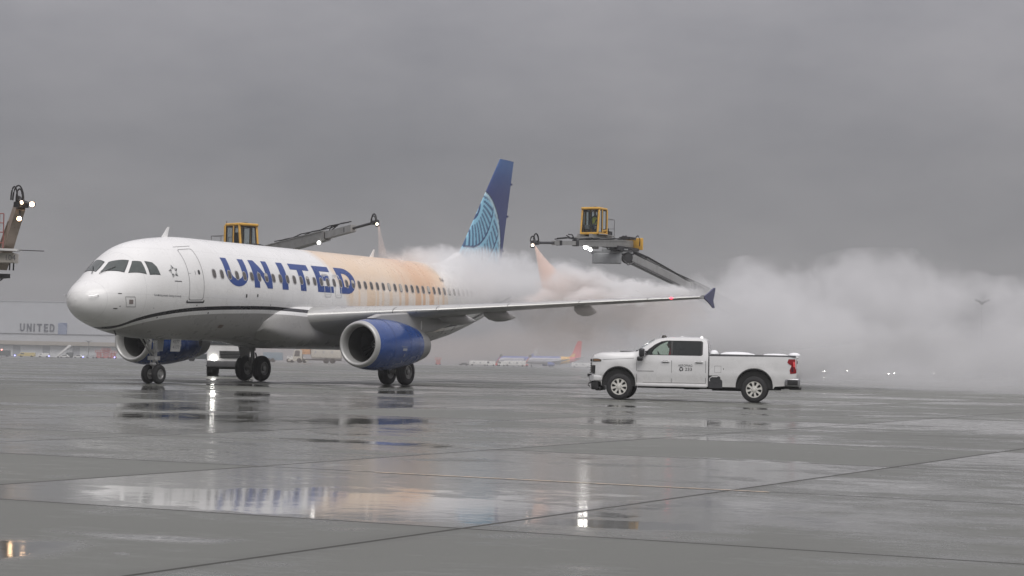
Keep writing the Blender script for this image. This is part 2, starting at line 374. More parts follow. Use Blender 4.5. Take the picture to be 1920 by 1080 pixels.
def sec(x):
    s = math.sqrt(max(x, 0)); return fT(s), fB(s), fW(s), fM(s)
def fus(x, th):
    """point of the skin at station x; th = angle up from the port horizon, degrees"""
    t, b_, w, m_ = sec(x); a = R(th); s = math.sin(a)
    return Vector((x, -w*math.cos(a), ZC+m_+s*((t-m_) if s > 0 else (m_-b_))))
def skin(x, th, off=.006):
    p = fus(x, th); a = fus(min(x+.02, 37.39), th)-fus(max(x-.02, .001), th); c = fus(x, th+.5)-fus(x, th-.5)
    nn = a.cross(c); nn.normalize()
    if nn.dot(p-Vector((x, 0, ZC))) < 0: nn.negate()
    return p+nn*off
def th_of(x, z):
    t, b_, w, m_ = sec(x); d = z-ZC-m_; h_ = (t-m_) if d > 0 else (m_-b_)
    return math.degrees(math.asin(max(-1, min(1, d/h_))))
fLine = pchip([0, 1.7, 2.3, 3.39, 4.5, 5.74, 7.88, 10.58, 12.65, 15, 20, 24, 26.1, 28.6, 30.3, 33, 37.4], [1.9, 2.16, 2.47, 2.74, 2.90, 3.01, 3.11, 3.17, 3.12, 3.0, 2.7, 2.62, 2.75, 3.04, 3.38, 4.0, 5.0])
air = empty('airliner', (0, 0, 0))
tag(air, 'white airliner with blue UNITED lettering and orange fluid on its side', 'airliner')
# ---- paint
def hull_paint():
    mt, b, n = newmat('airliner_paint'); p = n.obj(); x, y, z = n.xyz(p)
    band = n.attr('band').outputs['Fac']
    white = n.mix(n.lin(n.noise(p, .8, 4), .3, .7), (.74, .74, .73), (.80, .80, .79))
    white = n.mix(n.m('MULTIPLY', n.step(n.noise(n.v('MULTIPLY', p, (1, 1, .25)), .9, 4, .5), .5, .75), .16), white, (.60, .58, .55))
    seam = n.step(n.m('ABSOLUTE', n.m('SUBTRACT', n.m('FRACT', n.m('DIVIDE', x, 1.6)), .5)), .0045, .009, 1, 0)
    for z_ in (3.45, 5.28): seam = n.m('MAXIMUM', seam, n.step(n.m('ABSOLUTE', n.m('SUBTRACT', z, z_)), .006, .012, .8, 0))
    white = n.mix(n.m('MULTIPLY', seam, .22), white, (.3, .3, .3))
    # orange de-icing fluid running down the cabin side, in two passes of the hose
    drip = n.noise(n.v('MULTIPLY', p, (1.0, .2, .07)), 1.5, 2, .5)
    drip2 = n.noise(n.v('MULTIPLY', p, (1.0, .2, .02)), 2.6, 2, .5)
    hz_ = n.m('MULTIPLY', n.m('POWER', n.m('MAXIMUM', n.m('SUBTRACT', 5.6, z), 0.0), 1.4), .55)
    front = n.m('SUBTRACT', n.m('SUBTRACT', x, n.m('ADD', 14.9, hz_)), n.m('MULTIPLY', n.m('SUBTRACT', drip, .5), 3.2))
    pale = n.m('MULTIPLY', n.step(front, -.2, 1.0), n.step(n.m('ADD', n.m('SUBTRACT', x, 25.6), n.m('MULTIPLY', n.m('SUBTRACT', drip, .5), 2.4)), -.5, 1.2, 1, 0))
    edge = n.m('MULTIPLY', n.step(front, -.2, .25), n.step(front, .3, 1.2, 1, 0))
    strong = n.m('MULTIPLY', n.step(n.m('ADD', n.m('SUBTRACT', x, 21.3), n.m('MULTIPLY', n.m('SUBTRACT', drip, .5), 3.0)), -1.0, 1.8), n.step(n.m('ADD', n.m('SUBTRACT', x, 25.0), n.m('MULTIPLY', n.m('SUBTRACT', drip, .5), 1.6)), -.8, .7, 1, 0))
    blot = n.noise(n.v('MULTIPLY', p, (1, .4, .6)), .9, 3, .5)
    lowz = n.step(z, 4.0, 4.7)                      # below the windows only runs of it remain
    strong = n.m('MULTIPLY', strong, n.m('MAXIMUM', n.m('MULTIPLY', lowz, n.lin(drip2, .25, .6, .7, 1)), n.step(drip2, .44, .54)))
    pale = n.m('MULTIPLY', pale, n.m('MAXIMUM', n.lin(z, 3.9, 5.0, .40, .9), n.m('MULTIPLY', n.step(drip2, .42, .58), .85)))
    c = n.mix(n.m('MULTIPLY', n.m('MULTIPLY', pale, n.lin(blot, .3, .7, .85, 1.0)), .98), white, (.74, .55, .37))
    c = n.mix(n.m('MULTIPLY', edge, .25), c, (.70, .48, .26))
    c = n.mix(n.m('MULTIPLY', n.m('MULTIPLY', strong, n.lin(blot, .3, .65, .9, 1.0)), .84), c, (.67, .42, .26))
    grey = n.mix(n.lin(n.noise(n.v('MULTIPLY', p, (.4, 1, 1)), .9, 2, .5), .3, .7), (.33, .325, .315), (.40, .395, .385))
    c = n.mix(n.step(band, -.235, -.225), grey, c)
    line = n.step(n.m('ABSOLUTE', band), .072, .078, 1, 0)
    c = n.mix(line, c, (.012, .012, .016))
    n.set(b.inputs['Base Color'], c)
    n.set(b.inputs['Roughness'], n.lin(n.noise(p, 2.0, 5, .6), .3, .7, .24, .36))
    b.inputs['Coat Weight'].default_value = .25; b.inputs['Coat Roughness'].default_value = .12
    n.set(b.inputs['Normal'], n.bump(n.m('ADD', n.m('MULTIPLY', n.noise(p, 1.1, 2), .012), n.m('MULTIPLY', seam, -.002)), .35, 1.0))
    return mt
PAINT = hull_paint()
def band_attr(o):
    me = o.data; at_ = me.attributes.new('band', 'FLOAT', 'POINT')
    at_.data.foreach_set('value', [v.co.z-fLine(v.co.x) for v in me.vertices])
b = MB(); xs = [.1312, .134, .14, .15, .17, .20, .26, .34, .46, .6, .76, .94, 1.12]+[1.3+.16*i for i in range(36)]+[7.1+.3*i for i in range(56)]+[24+.35*i for i in range(38)]+[37.38]
NR = 112
b.loft([[fus(x, 360*k/NR) for k in range(NR)] for x in xs])
hull = b.build('fuselage', PAINT, air, ang=80); band_attr(hull)
b = MB(); b.lathe([(0, .17), (.05, .16), (.05, .10), (-.3, .08)], (37.36, 0, 4.82), 'x', 20); b.build('tail_exhaust', mat('dark_metal', (.08, .08, .085), .4, .8), air)
# ---- belly fairing between the wings
def selring(x, yc, zc, w, hu, hl, e=2.6, n=64):
    r = []
    for k in range(n):
        a = 2*PI*k/n; c, s = math.cos(a), math.sin(a)
        r.append((x, yc-w*math.copysign(abs(c)**(2/e), c), zc+(hu if s > 0 else hl)*math.copysign(abs(s)**(2/e), s)))
    return r
b = MB(); fw = pchip([10.4, 11.0, 11.8, 12.8, 14, 18, 20, 21.5, 23.2], [1.62, 1.93, 2.08, 2.15, 2.2, 2.2, 2.12, 1.9, 1.2])
fu = pchip([10.4, 11.0, 11.8, 12.8, 14, 18, 20, 21.5, 23.2], [.30, .80, 1.04, 1.12, 1.08, .9, .7, .5, .2]); fl = pchip([10.4, 11.5, 13, 20, 21.5, 23.2], [.35, .78, 1.0, 1.0, .85, .35])
b.loft([selring(10.4+12.8*i/48, 0, 2.5, fw(10.4+12.8*i/48), fu(10.4+12.8*i/48), fl(10.4+12.8*i/48), 3.4) for i in range(49)])
o = b.build('belly_fairing', PAINT, air, ang=60); band_attr(o)
# ---- windscreen and cockpit side windows
GL = mat('cockpit_glass', (.055, .068, .063), .06, 0, .15, 4, spec=.8); FRM = mat('window_frame', (.035, .035, .04), .4)
PANES = [[], [(1.41, 85.5), (1.93, 86.5), (2.27, 59.2), (1.80, 47.8)], [(1.89, 42.6), (2.32, 54.6), (2.58, 45.4), (2.53, 24.8)], [(2.70, 43.6), (2.99, 37.4), (3.11, 30), (3.17, 18.5), (2.66, 22.6)]]
def inset(P, k):
    cx = sum(p[0] for p in P)/len(P); cy_ = sum(p[1] for p in P)/len(P); return [(cx+(p[0]-cx)*k, cy_+(p[1]-cy_)*k) for p in P]
for P in PANES[1:]:
    for mir in (0, 1):
        Q = [(x, 180-t) for x, t in P] if mir else P
        Sc = [(x, t/30) for x, t in Q]
        f = MB().surf(Sc, .09, lambda u, v: skin(u, v*30, .007)).build('cockpit_window', FRM, air)
        MB().surf(inset(Sc, .93), .09, lambda u, v: skin(u, v*30, .012)).build('pane', GL, f)
# wipers
for s_ in (1, -1):
    b = MB(); b.tube([skin(1.28, 90-s_*8, .03), skin(1.6, 90-s_*16, .04), skin(1.8, 90-s_*22, .03)], .016, 6); b.build('wiper', FRM, air)
# ---- big blue letters
BLUE = mat('lettering_blue', (.022, .060, .235), .3, 0, .12, 2); WHT = mat('white_marking', (.78, .78, .77), .35)
V0, V1 = 4.2, 38.3
def L(u, v): return skin(u, V0+(V1-V0)*v/1.19, .007)
def arc(cx, cy_, rx, ry, a0, a1, k=12): return [(cx+rx*math.cos(R(a0+(a1-a0)*i/k)), cy_+ry*math.sin(R(a0+(a1-a0)*i/k))) for i in range(k+1)]
LET = []
w_ = .40
LET.append(([(7.16, 1.19), (7.16, .56)]+arc(7.96, .56, .80, .56, 180, 360)+[(8.76, 1.19), (8.36, 1.19), (8.36, .56)]+arc(7.96, .56, .40, .27, 360, 180)+[(7.56, 1.19)], []))
LET.append(([(9.13, 0), (9.13, 1.19), (9.50, 1.19), (10.07, .50), (10.07, 1.19), (10.46, 1.19), (10.46, 0), (10.09, 0), (9.52, .70), (9.52, 0)], []))
LET.append(([(11.20, 0), (11.20, 1.19), (11.66, 1.19), (11.66, 0)], []))
LET.append(([(12.62, 0), (12.62, .90), (12.11, .90), (12.11, 1.19), (13.58, 1.19), (13.58, .90), (13.06, .90), (13.06, 0)], []))
LET.append(([(13.98, 0), (13.98, 1.19), (15.28, 1.19), (15.28, .93), (14.42, .93), (14.42, .74), (15.08, .74), (15.08, .50), (14.42, .50), (14.42, .27), (15.28, .27), (15.28, 0)], []))
LET.append(([(15.80, 0), (15.80, 1.19), (16.42, 1.19)]+arc(16.42, .595, .80, .595, 90, -90, 16)+[(16.42, 0)], [[(16.22, .29), (16.36, .29)]+arc(16.36, .595, .42, .305, -90, 90, 12)+[(16.22, .90)]]))
for P, H in LET: MB().surf(P, .12, L, H).build('letter', BLUE, air)
# ---- cabin windows: one mesh shared by all that lie on the straight part of the body
WRIM = mat('window_rim', (.33, .32, .33), .35); WPANE = mat('cabin_pane', (.085, .078, .072), .12, 0, .25, 8, spec=.8); WSH = mat('window_shade', (.42, .41, .38), .3)
def window_mesh(xc, shade, side=-1):
    b = MB(); f = lambda off: (lambda u, v: (lambda q: Vector((q.x-xc, q.y*(-side), q.z)))(skin(xc+u, th_of(xc, 4.43)+v, off)))
    k = 180/PI/2.02
    sc = lambda P: [(u, v*k) for u, v in P]
    def lay(P, off): V, F = tess(P, .09); b.add([f(off)(u, v*k) for u, v in V], F)
    lay(rect(0, 0, .275, .40, .12), .009); b.mi = 1; lay(rect(0, 0, .215, .33, .10), .012)
    if shade: b.mi = 2; lay([(p[0], p[1]) for p in rect(0, .165*(1-shade), .20, .32*shade, .05)], .014)
    return b.build('cabin_window', [WRIM, WPANE, WSH], air)
proto = {}
def add_window(x, side, sh):
    key = (sh, side) if 6.4 < x < 23.7 else (sh, side, x)
    if key in proto: o = proto[key].copy(); COL.objects.link(o)
    else: o = window_mesh(x, sh, side); proto[key] = o
    o.location = (x, 0, 0)
for i in range(43):
    for side in (-1, 1):
        add_window(6.34+.533*i, side, {26: .95, 28: .95, 33: .8, 20: .4, 37: .9, 7: .35, 13: .3}.get(i, 0) if side < 0 else 0)
# ---- doors, exits, hatches drawn as fine grooves
GRV = mat('panel_groove', (.16, .16, .165), .5); DRK = mat('dark_trim', (.03, .03, .032), .4)
def ring(P, wd):
    cx = sum(p[0] for p in P)/len(P); cy_ = sum(p[1] for p in P)/len(P)
    ex = max(abs(p[0]-cx) for p in P); ey = max(abs(p[1]-cy_) for p in P)
    return P, [[(cx+(p[0]-cx)*(1-wd/ex), cy_+(p[1]-cy_)*(1-wd/ey)) for p in P]]
KD = 2.0*PI/180
def onskin(off): return lambda u, v: skin(u, v/KD, off)     # v = arc length above the horizon, metres
D0, D1 = -13.3*KD, 50*KD
for s_ in (1, -1):
    fn = (lambda u, v: skin(u, v/KD, .007)) if s_ > 0 else (lambda u, v: skin(u, 180-v/KD, .007))
    P, H = ring(rect(5.15, (D0+D1)/2, .90, D1-D0, .12), .022); d = MB().surf(P, .2, fn, H).build('cabin_door', GRV, air)
    MB().surf(rect(5.15, D0-.05, 1.10, .13, .06), .2, fn, [rect(5.15, D0-.015, .98, .07, .03)]).build('door_sill', DRK, d)
    MB().surf(rect(5.36, .63, .13, .19, .06), .1, fn).build('door_window', DRK, d)
    MB().surf(rect(5.13, .62, .025, .16), .1, fn).build('door_handle', GRV, d); MB().surf(rect(4.80, .60, .12, .012), .1, fn).build('door_stencil', GRV, d)
    MB().surf(rect(5.15, D1+.16, 1.05, .022), .2, fn).build('rain_gutter', GRV, air)
    for xc in (14.78, 15.66):
        P, H = ring(rect(xc, .46, .54, 1.02, .10), .036)
        f2 = (lambda u, v: skin(u, v/KD, .010)) if s_ > 0 else (lambda u, v: skin(u, 180-v/KD, .010))
        e = MB().surf(P, .2, f2, H).build('overwing_exit', mat('exit_outline', (.56, .56, .56), .4), air)
        b = MB(); b.surf(rect(xc, .90, .36, .02), .2, f2); b.surf(rect(xc-.1, .85, .10, .05, .02), .2, f2); b.surf(rect(xc+.02, .07, .40, .014), .2, f2); b.build('release_panel', mat('exit_outline', (.56, .56, .56), .4), e)
P, H = ring(rect(30.6, .25, .80, 1.7, .12), .022); MB().surf(P, .2, onskin(.007), H).build('rear_door', GRV, air)
# small hatches, ports, probes
sq = [(x, z) for x, z in ((1.45, 3.34), (1.87, 3.35), (1.98, 2.96), (1.55, 2.95))]
def zskin(u, v): return skin(u, th_of(u, v), .008)
P, H = ring(sq, .018); hb = MB().surf(P, .15, zskin, H).build('placard', GRV, air)
MB().surf([(1.62, 3.23), (1.80, 3.235), (1.83, 3.07), (1.65, 3.065)], .1, zskin).build('placard_mark', mat('placard_grey', (.22, .19, .18), .5), hb)
for x, z, w, h in ((8.55, 3.62, .10, .14), (9.35, 3.66, .09, .12), (3.0, 3.45, .04, .06), (1.25, 3.45, .14, .03), (1.30, 2.97, .04, .04), (1.15, 2.88, .16, .03), (3.3, 2.60, .05, .05), (5.3, 3.13, .05, .05), (6.2, 2.86, .07, .07), (2.9, 2.95, .05, .02), (10.4, 3.3, .04, .04)):
    MB().surf(rect(x, z, w, h, min(w, h)*.3), .1, zskin).build('skin_port', DRK, air)
b = MB()
b.surf(rect(7.6, 2.35, .32, .13, .04), .1, zskin); b.build('drain_panel', mat('drain_brown', (.16, .12, .10), .5), air)
b = MB(); MBt = add_text(b, 'Connecting people. Uniting the world.', .10, lambda u, v: skin(2.76+u, th_of(2.76+u, 3.42+v), .008), width=1.50, squash=1.1); b.build('slogan', mat('slogan_grey', (.12, .12, .14), .5), air)
# alliance emblem: five darts round a star-shaped gap
b = MB(); cx, cz = 3.90, 4.40
for k in range(5):
    a = R(90+72*k+12); t1 = (cx+.27*math.cos(a), cz+.27*math.sin(a))
    l = (cx+.15*math.cos(a+R(48)), cz+.15*math.sin(a+R(48))); c_ = (cx+.10*math.cos(a), cz+.10*math.sin(a)); r_ = (cx+.15*math.cos(a-R(30)), cz+.15*math.sin(a-R(30)))
    b.mi = 0; b.surf([t1, l, c_], .1, zskin); b.mi = 1; b.surf([t1, c_, r_], .1, zskin)
b.mi = 1; b.surf(rect(4.06, 4.03, .40, .03), .1, zskin)
b.build('alliance_emblem', [mat('emblem_light', (.42, .43, .42), .4), mat('emblem_dark', (.05, .05, .06), .4)], air)
b = MB(); add_text(b, 'N4', .30, lambda u, v: skin(25.5+u, th_of(25.5+u, 4.88+v), .009)); b.build('registration', mat('slogan_grey', (.12, .12, .14), .5), air)
# antennas and beacons
for x, h in ((5.55, .42), (21.7, .42)):
    b = MB(); b.loft([[(x+dx*s+.25*t, dy*s, ZC+2.02+h*t) for dx, dy in ((-.16, 0), (0, .03), (.16, 0), (0, -.03))] for t, s in ((0, 1.3), (.4, .9), (1, .45))]); b.build('antenna', mat('white_marking', (.78, .78, .77), .35), air)
b = MB(); b.ell((11.9, 0, ZC+2.07), (.12, .08, .09)); b.build('beacon', mat('dark_trim', (.03, .03, .032), .4), air)
b = MB(); b.loft([[(8.2+dx*s, dy*s, 1.80-.28*t) for dx, dy in ((-.12, 0), (0, .03), (.12, 0), (0, -.03))] for t, s in ((0, 1.2), (1, .5))]); b.build('antenna', DRK, air)
for s_ in (1, -1):
    b = MB(); b.tube([skin(.55, 90-s_*75, -.02), skin(.5, 90-s_*75, .12), skin(.30, 90-s_*75, .14)], .014, 6); b.build('pitot_probe', mat('bright_metal', (.55, .55, .56), .3, .9), air)
b = MB(); b.tube([skin(2.1, -78, 0), skin(2.2, -78, .16)], .03, 6); b.build('drain_mast', DRK, air)
# ---- wings
WGREY = mat('wing_grey', (.34, .34, .34), .38, 0, .06, 1.2, grime=.25); WLE = mat('slat_metal', (.48, .48, .465), .30, .35, .06, 2)
def wing_LE(y): return (13.0+(y-2.3)*.517, 2.93+(y-2.3)*.0775)
fTE = pchip([0, 2.3, 6.4, 17.0], [19.35, 19.3, 19.15, 22.05]); fTh = pchip([0, 2.3, 6.4, 17], [.155, .15, .12, .105]); fTw = pchip([0, 2.3, 6.4, 17], [3.6, 3.4, 1.2, -.6])
def naca(t): return 5*(.2969*math.sqrt(t)-.126*t-.3516*t*t+.2843*t**3-.1036*t**4)
NA = 22
def wring(y):
    lx, lz = wing_LE(y); ch = fTE(y)-lx; th = fTh(y); tw = R(fTw(y)); ts = [.5*(1-math.cos(PI*i/NA)) for i in range(NA+1)]; pts = []
    for t in reversed(ts): pts.append((t, naca(t)*th+.055*t*(1-t)*1.1))
    lk = 1.45 if y < 4 else max(.85, 1.45-.2*(y-4))
    for t in ts[1:-1]: pts.append((t, -naca(t)*th*lk+.02*t*(1-t)))
    return [(lx+ch*(t*math.cos(tw)+z*math.sin(tw)), lz+ch*(z*math.cos(tw)-t*math.sin(tw))) for t, z in pts]
def nacelle_and_wing(sgn):
    """sgn -1 port, +1 starboard"""
    ys = [0, 1.2, 2.0, 2.3, 2.8, 3.4, 4.2, 5, 5.8, 6.4, 7.2, 8.2, 9.2, 10.2, 11.2, 12.2, 13.2, 14.2, 15.2, 16, 16.6, 17.0]
    b = MB(); rings = [[(x, sgn*y, z) for x, z in wring(y)] for y in ys]; b.loft(rings)
    n_ = len(rings[0])
    for i in range(len(ys)-1):
        for k in range(n_):
            if NA-5 <= k <= NA+1: b.M[i*n_+k] = 1
    wg = b.build('wing', [WGREY, WLE], air, ang=40)
    # gaps between the leading-edge slats
    b = MB()
    for y in (5.35, 7.0, 9.7, 12.4, 15.0):
        r0 = wring(y); b.loft([[(x-.006, sgn*(y+d), z+s*.008) for x, z in r0[NA-4:NA+2] for s in (1,)] for d in (-.012, .012)], cap=False, closed=False)
    b.build('slat_gap', DRK, wg, recalc=False)
    # wingtip fence
    lx, lz = wing_LE(17.0)
    F_ = [(lx+.45, lz+.04), (lx+1.05, lz+.24), (lx+1.60, lz+.45), (lx+1.76, lz+.45), (lx+1.60, lz+.06), (lx+1.50, lz-.10), (lx+1.70, lz-.42), (lx+1.55, lz-.43), (lx+1.05, lz-.22), (lx+.5, lz-.06)]
    b = MB(); b.prism(F_, sgn*17.0-.03, sgn*17.0+.03); b.build('wingtip_fence', mat('fence_blue', (.06, .065, .14), .35), wg)
    # navigation light
    b = MB(); x_, z_ = wing_LE(15.9); b.ell((x_+.01, sgn*15.9, z_+.01), (.05, .08, .04)); b.build('navigation_light', emat('red_lamp', (1, .03, .05), 9, (.5, .02, .03)) if sgn < 0 else emat('green_lamp', (.05, 1, .3), 3, (.02, .4, .1)), wg)
    # flap track fairings
    for y, ln in ((6.45, 3.5), (8.4, 3.1), (12.0, 2.4)):
        te = fTE(y); x0 = te-ln*.72; x1 = te+ln*.28; zt = wing_LE(y)[1]-R(fTw(y))*(te-wing_LE(y)[0])*.6-.16; b = MB()
        pr = [(0, .02), (.06, .45), (.18, .8), (.4, 1), (.62, .85), (.85, .45), (1, .04)]
        b.loft([[(x0+(x1-x0)*t, sgn*y+.17*r*math.cos(2*PI*k/14), zt-.02-.10*t+.30*r*math.sin(2*PI*k/14)) for k in range(14)] for t, r in pr]); b.build('flap_fairing', WGREY, wg)
    # flap and aileron lines on top/bottom: thin dark strips
    b = MB()
    for y in (2.6, 6.5, 12.9):
        r0 = wring(y); b.loft([[(x, sgn*(y+d), z+.004) for x, z in r0[0:8]] for d in (-.015, .015)], cap=False, closed=False)
    b.build('flap_gap', DRK, wg, recalc=False)
    # ---- engine
    e0 = (11.12, sgn*5.75, 1.75)
    NB = mat('nacelle_blue', (.018, .060, .225), .26, 0, .12, 1.5, coat=.3); NS = mat('inlet_lip', (.44, .44, .43), .42, .35, .06, 2); NE = mat('nozzle_grey', (.30, .30, .30), .42, .3, .1, 2)
    b = MB(); b.lathe([(.20, 0.9640), (.36, 0.9960), (.6, 1.035), (1.0, 1.0672), (1.6, 1.081), (2.2, 1.0672), (2.9, 1.0028), (3.6, 0.9062), (4.15, 0.8142)], e0, 'x', 56); eng = b.build('engine', NB, air, ang=50, recalc=True)
    b = MB(); b.lathe([(.45, 0.736), (.25, 0.736), (.10, 0.7636), (.02, 0.805), (.0, 0.8464), (.02, 0.8924), (.10, 0.9384), (.201, 0.9665)], e0, 'x', 56); b.build('inlet_lip', NS, eng, ang=60)
    b = MB(); b.lathe([(4.14, 0.817), (4.6, 0.7268), (5.1, 0.6072), (5.1, 0.5704), (4.6, 0.552)], e0, 'x', 48); b.build('exhaust_nozzle', NE, eng, ang=50)
    b = MB(); b.lathe([(.449, 0.736), (.9, 0.7636), (1.75, 0.7912)], e0, 'x', 48); b.build('inlet_duct', mat('duct_grey', (.05, .05, .046), .6, .1), eng)
    b = MB()
    for k in range(22):
        a = 2*PI*k/22
        c_, s2 = math.cos(a), math.sin(a); tx = (-s2, c_); V = []
        for r, wd, tw in ((.24, .10, .9), (.52, .14, .55), (.79, .16, .25)):
            for q in (-1, 1): V.append((e0[0]+1.52+q*wd*math.cos(1.1-tw)*.6, e0[1]+r*c_+tx[0]*q*wd*math.sin(1.3-tw)*.8, e0[2]+r*s2+tx[1]*q*wd*math.sin(1.3-tw)*.8))
        b.add(V, [(0, 1, 3, 2), (2, 3, 5, 4)])
    b.build('fan', mat('fan_metal', (.045, .045, .047), .4, .5), eng, recalc=False)
    b = MB(); b.lathe([(1.18, .005), (1.26, .09), (1.38, .18), (1.54, .25), (1.7, .27)], e0, 'x', 28); b.build('spinner', mat('spinner_grey', (.10, .10, .105), .4), eng)
    b = MB(); b.lathe([(1.70, .0), (1.71, .9)], e0, 'x', 32); b.build('fan_back', mat('fan_dark', (.012, .012, .012), .8), eng)
    sw = MB().tube([(e0[0]+1.20, e0[1]-.02, e0[2]+.06), (e0[0]+1.22, e0[1]-.10, e0[2]+.02), (e0[0]+1.26, e0[1]-.08, e0[2]-.08), (e0[0]+1.28, e0[1]+.06, e0[2]-.10)], .012, 5); sw.build('spinner_swirl', WHT, eng)
    b = MB(); b.prism([(11.9, 2.83), (12.7, 3.02), (14.2, 3.10), (15.3, 3.16), (18.6, 2.95), (18.9, 2.72), (17.2, 2.36), (15.9, 2.25), (14.6, 2.60), (13, 2.72)], sgn*5.75-.17, sgn*5.75+.17); py = b.build('pylon', mat('pylon_grey', (.36, .36, .355), .4, 0, .08, 2), eng, bevel=.06)
    b = MB(); b.prism([(16.1+.06*math.cos(t*PI/8), 2.63+.20*math.sin(t*PI/8)) for t in range(16)], sgn*5.75-.175, sgn*5.75+.175); b.build('vent', WHT, py)
    b = MB()    # strake and stencils on the cowl
    for X_, a_, ww, hh in ((2.05, -10, .34, .10), (2.12, -23, .05, .16), (2.18, -40, .05, .10), (2.0, -4, .5, .015)):
        for s3 in (-1, 1):
            ang = R(a_); rr = 1.083
            V, F = tess(rect(X_, 0, ww, hh), .1); b.add([(e0[0]+u, e0[1]+s3*rr*math.cos(ang+v/rr), e0[2]+rr*math.sin(ang+v/rr)) for u, v in V], F)
    b.build('cowl_stencil', mat('stencil_grey', (.38, .39, .42), .4), eng, recalc=False)
    b = MB()
    for dx, rr in ((1.28, 1.0765), (2.62, 1.0375), (3.58, .9125)): b.lathe([(dx-.009, rr-.004+.0055), (dx, rr+.0045), (dx+.009, rr-.006+.0055)], e0, 'x', 56)
    b.build('cowl_seam', mat('seam_navy', (.008, .014, .05), .5), eng)
    b = MB(); s4 = sgn
    b.add([(e0[0]+.9, e0[1]-s4*.73, e0[2]+.77), (e0[0]+2.3, e0[1]-s4*.75, e0[2]+.76), (e0[0]+2.3, e0[1]-s4*.98, e0[2]+1.01), (e0[0]+1.6, e0[1]-s4*.94, e0[2]+.97),
           (e0[0]+.9, e0[1]-s4*.73+.02, e0[2]+.75), (e0[0]+2.3, e0[1]-s4*.75+.02, e0[2]+.74), (e0[0]+2.3, e0[1]-s4*.98+.02, e0[2]+.99), (e0[0]+1.6, e0[1]-s4*.94+.02, e0[2]+.95)], [(0, 1, 2, 3), (7, 6, 5, 4), (0, 4, 5, 1), (1, 5, 6, 2), (2, 6, 7, 3), (3, 7, 4, 0)]); b.build('strake', NB, eng)
    # ---- main landing gear
    TY = mat('tyre_rubber', (.022, .022, .023), .75, 0, .25, 12); HUB = mat('hub_grey', (.28, .28, .275), .4, .4); STR = mat('strut_grey', (.36, .36, .35), .4, .3, .15, 6, grime=.3)
    gx, gy = 17.71, sgn*3.8
    b = MB(); b.tube([(gx-.35, gy-.1*sgn, 2.75), (gx-.08, gy, 1.4)], .15, 14); b.tube([(gx-.08, gy, 1.45), (gx, gy, .58)], .10, 14); b.tube([(gx, gy-.46, .585), (gx, gy+.46, .585)], .075, 12)
    b.tube([(gx-.1, gy, 1.5), (gx+.05, gy-sgn*1.3, 2.5)], .07, 8); b.tube([(gx+.18, gy, 1.3), (gx+.32, gy, .95), (gx+.12, gy, .62)], .04, 8); b.tube([(gx-.25, gy, 2.4), (gx-.18, gy+.1, 1.2), (gx-.1, gy+.1, .7)], .025, 6)
    mg = b.build('main_landing_gear', STR, air)
    for q in (-1, 1): wheel(b, (gx, gy+q*.46, .585), .585, .42, TY, HUB, mg)
    b = MB(); b.prism([(gx-.75, 2.5), (gx+.45, 2.5), (gx+.40, 1.5), (gx+.2, 1.0), (gx-.35, 1.0), (gx-.6, 1.6)], gy+sgn*.40, gy+sgn*.45); b.build('gear_door', mat('wing_grey', (.34, .34, .34), .38, 0, .06, 1.2, grime=.25), mg)
def wheel(_, c, rad, wd, TY, HUB, parent, rz=None):
    r = rad; w = wd/2; b = MB()
    b.lathe([(-w*.80, r*.52), (-w, r*.62), (-w*.98, r*.80), (-w*.80, r*.93), (-w*.45, r*.992), (-w*.30, r*.992), (-w*.28, r*.975), (-w*.24, r*.975), (-w*.22, r), (w*.22, r), (w*.24, r*.975), (w*.28, r*.975), (w*.30, r*.992), (w*.45, r*.992), (w*.80, r*.93), (w*.98, r*.80), (w, r*.62), (w*.80, r*.52)], c, 'y', 40)
    o = b.build('wheel', TY, parent, ang=45)
    b = MB()
    for q in (-1, 1): b.lathe([(q*w*.82, r*.53), (q*w*.86, r*.48), (q*w*.55, r*.40), (q*w*.50, r*.22), (q*w*.80, r*.19), (q*w*.84, .004)], c, 'y', 28)
    for q in (-1, 1):
        for k in range(8):
            a = 2*PI*k/8; b.ell((c[0]+r*.32*math.cos(a), c[1]+q*w*.55, c[2]+r*.32*math.sin(a)), (r*.045, w*.08, r*.045), 6, 4)
    b.build('hub', HUB, parent, ang=40); return o
nacelle_and_wing(-1); nacelle_and_wing(1)
# ---- nose gear
TY, HUB, STR = MATS['tyre_rubber'], MATS['hub_grey'], MATS['strut_grey']
gx = 5.07; b = MB()
b.tube([(gx+.15, 0, 2.1), (gx+.03, 0, 1.05)], .10, 14); b.tube([(gx+.03, 0, 1.1), (gx, 0, .385)], .065, 12); b.tube([(gx, -.25, .385), (gx, .25, .385)], .05, 10)
b.tube([(gx-.02, 0, 1.1), (gx-.75, 0, 1.95)], .045, 8); b.tube([(gx-.02, .12, 1.1), (gx-.7, .25, 1.95)], .03, 8)
b.tube([(gx+.12, 0, 1.0), (gx+.30, 0, .78), (gx+.08, 0, .48)], .03, 8); b.tube([(gx-.1, -.1, 1.8), (gx-.13, -.12, 1.2), (gx-.1, -.08, .7)], .018, 6); b.tube([(gx+.05, .12, 1.8), (gx-.05, .16, 1.2), (gx-.1, .08, .8)], .018, 6)
b.box((gx, 0, 1.02), (.34, .36, .16)); b.box((gx-.05, 0, 1.32), (.22, .42, .10)); b.ell((gx-.1, -.18, .98), (.10, .07, .10)); b.ell((gx-.05, 0, .78), (.12, .14, .09))
ng = b.build('nose_landing_gear', mat('strut_light', (.46, .46, .45), .4, .3, .15, 6, grime=.2), air)
for q in (-1, 1): wheel(None, (gx, q*.25, .385), .385, .225, TY, HUB, ng)
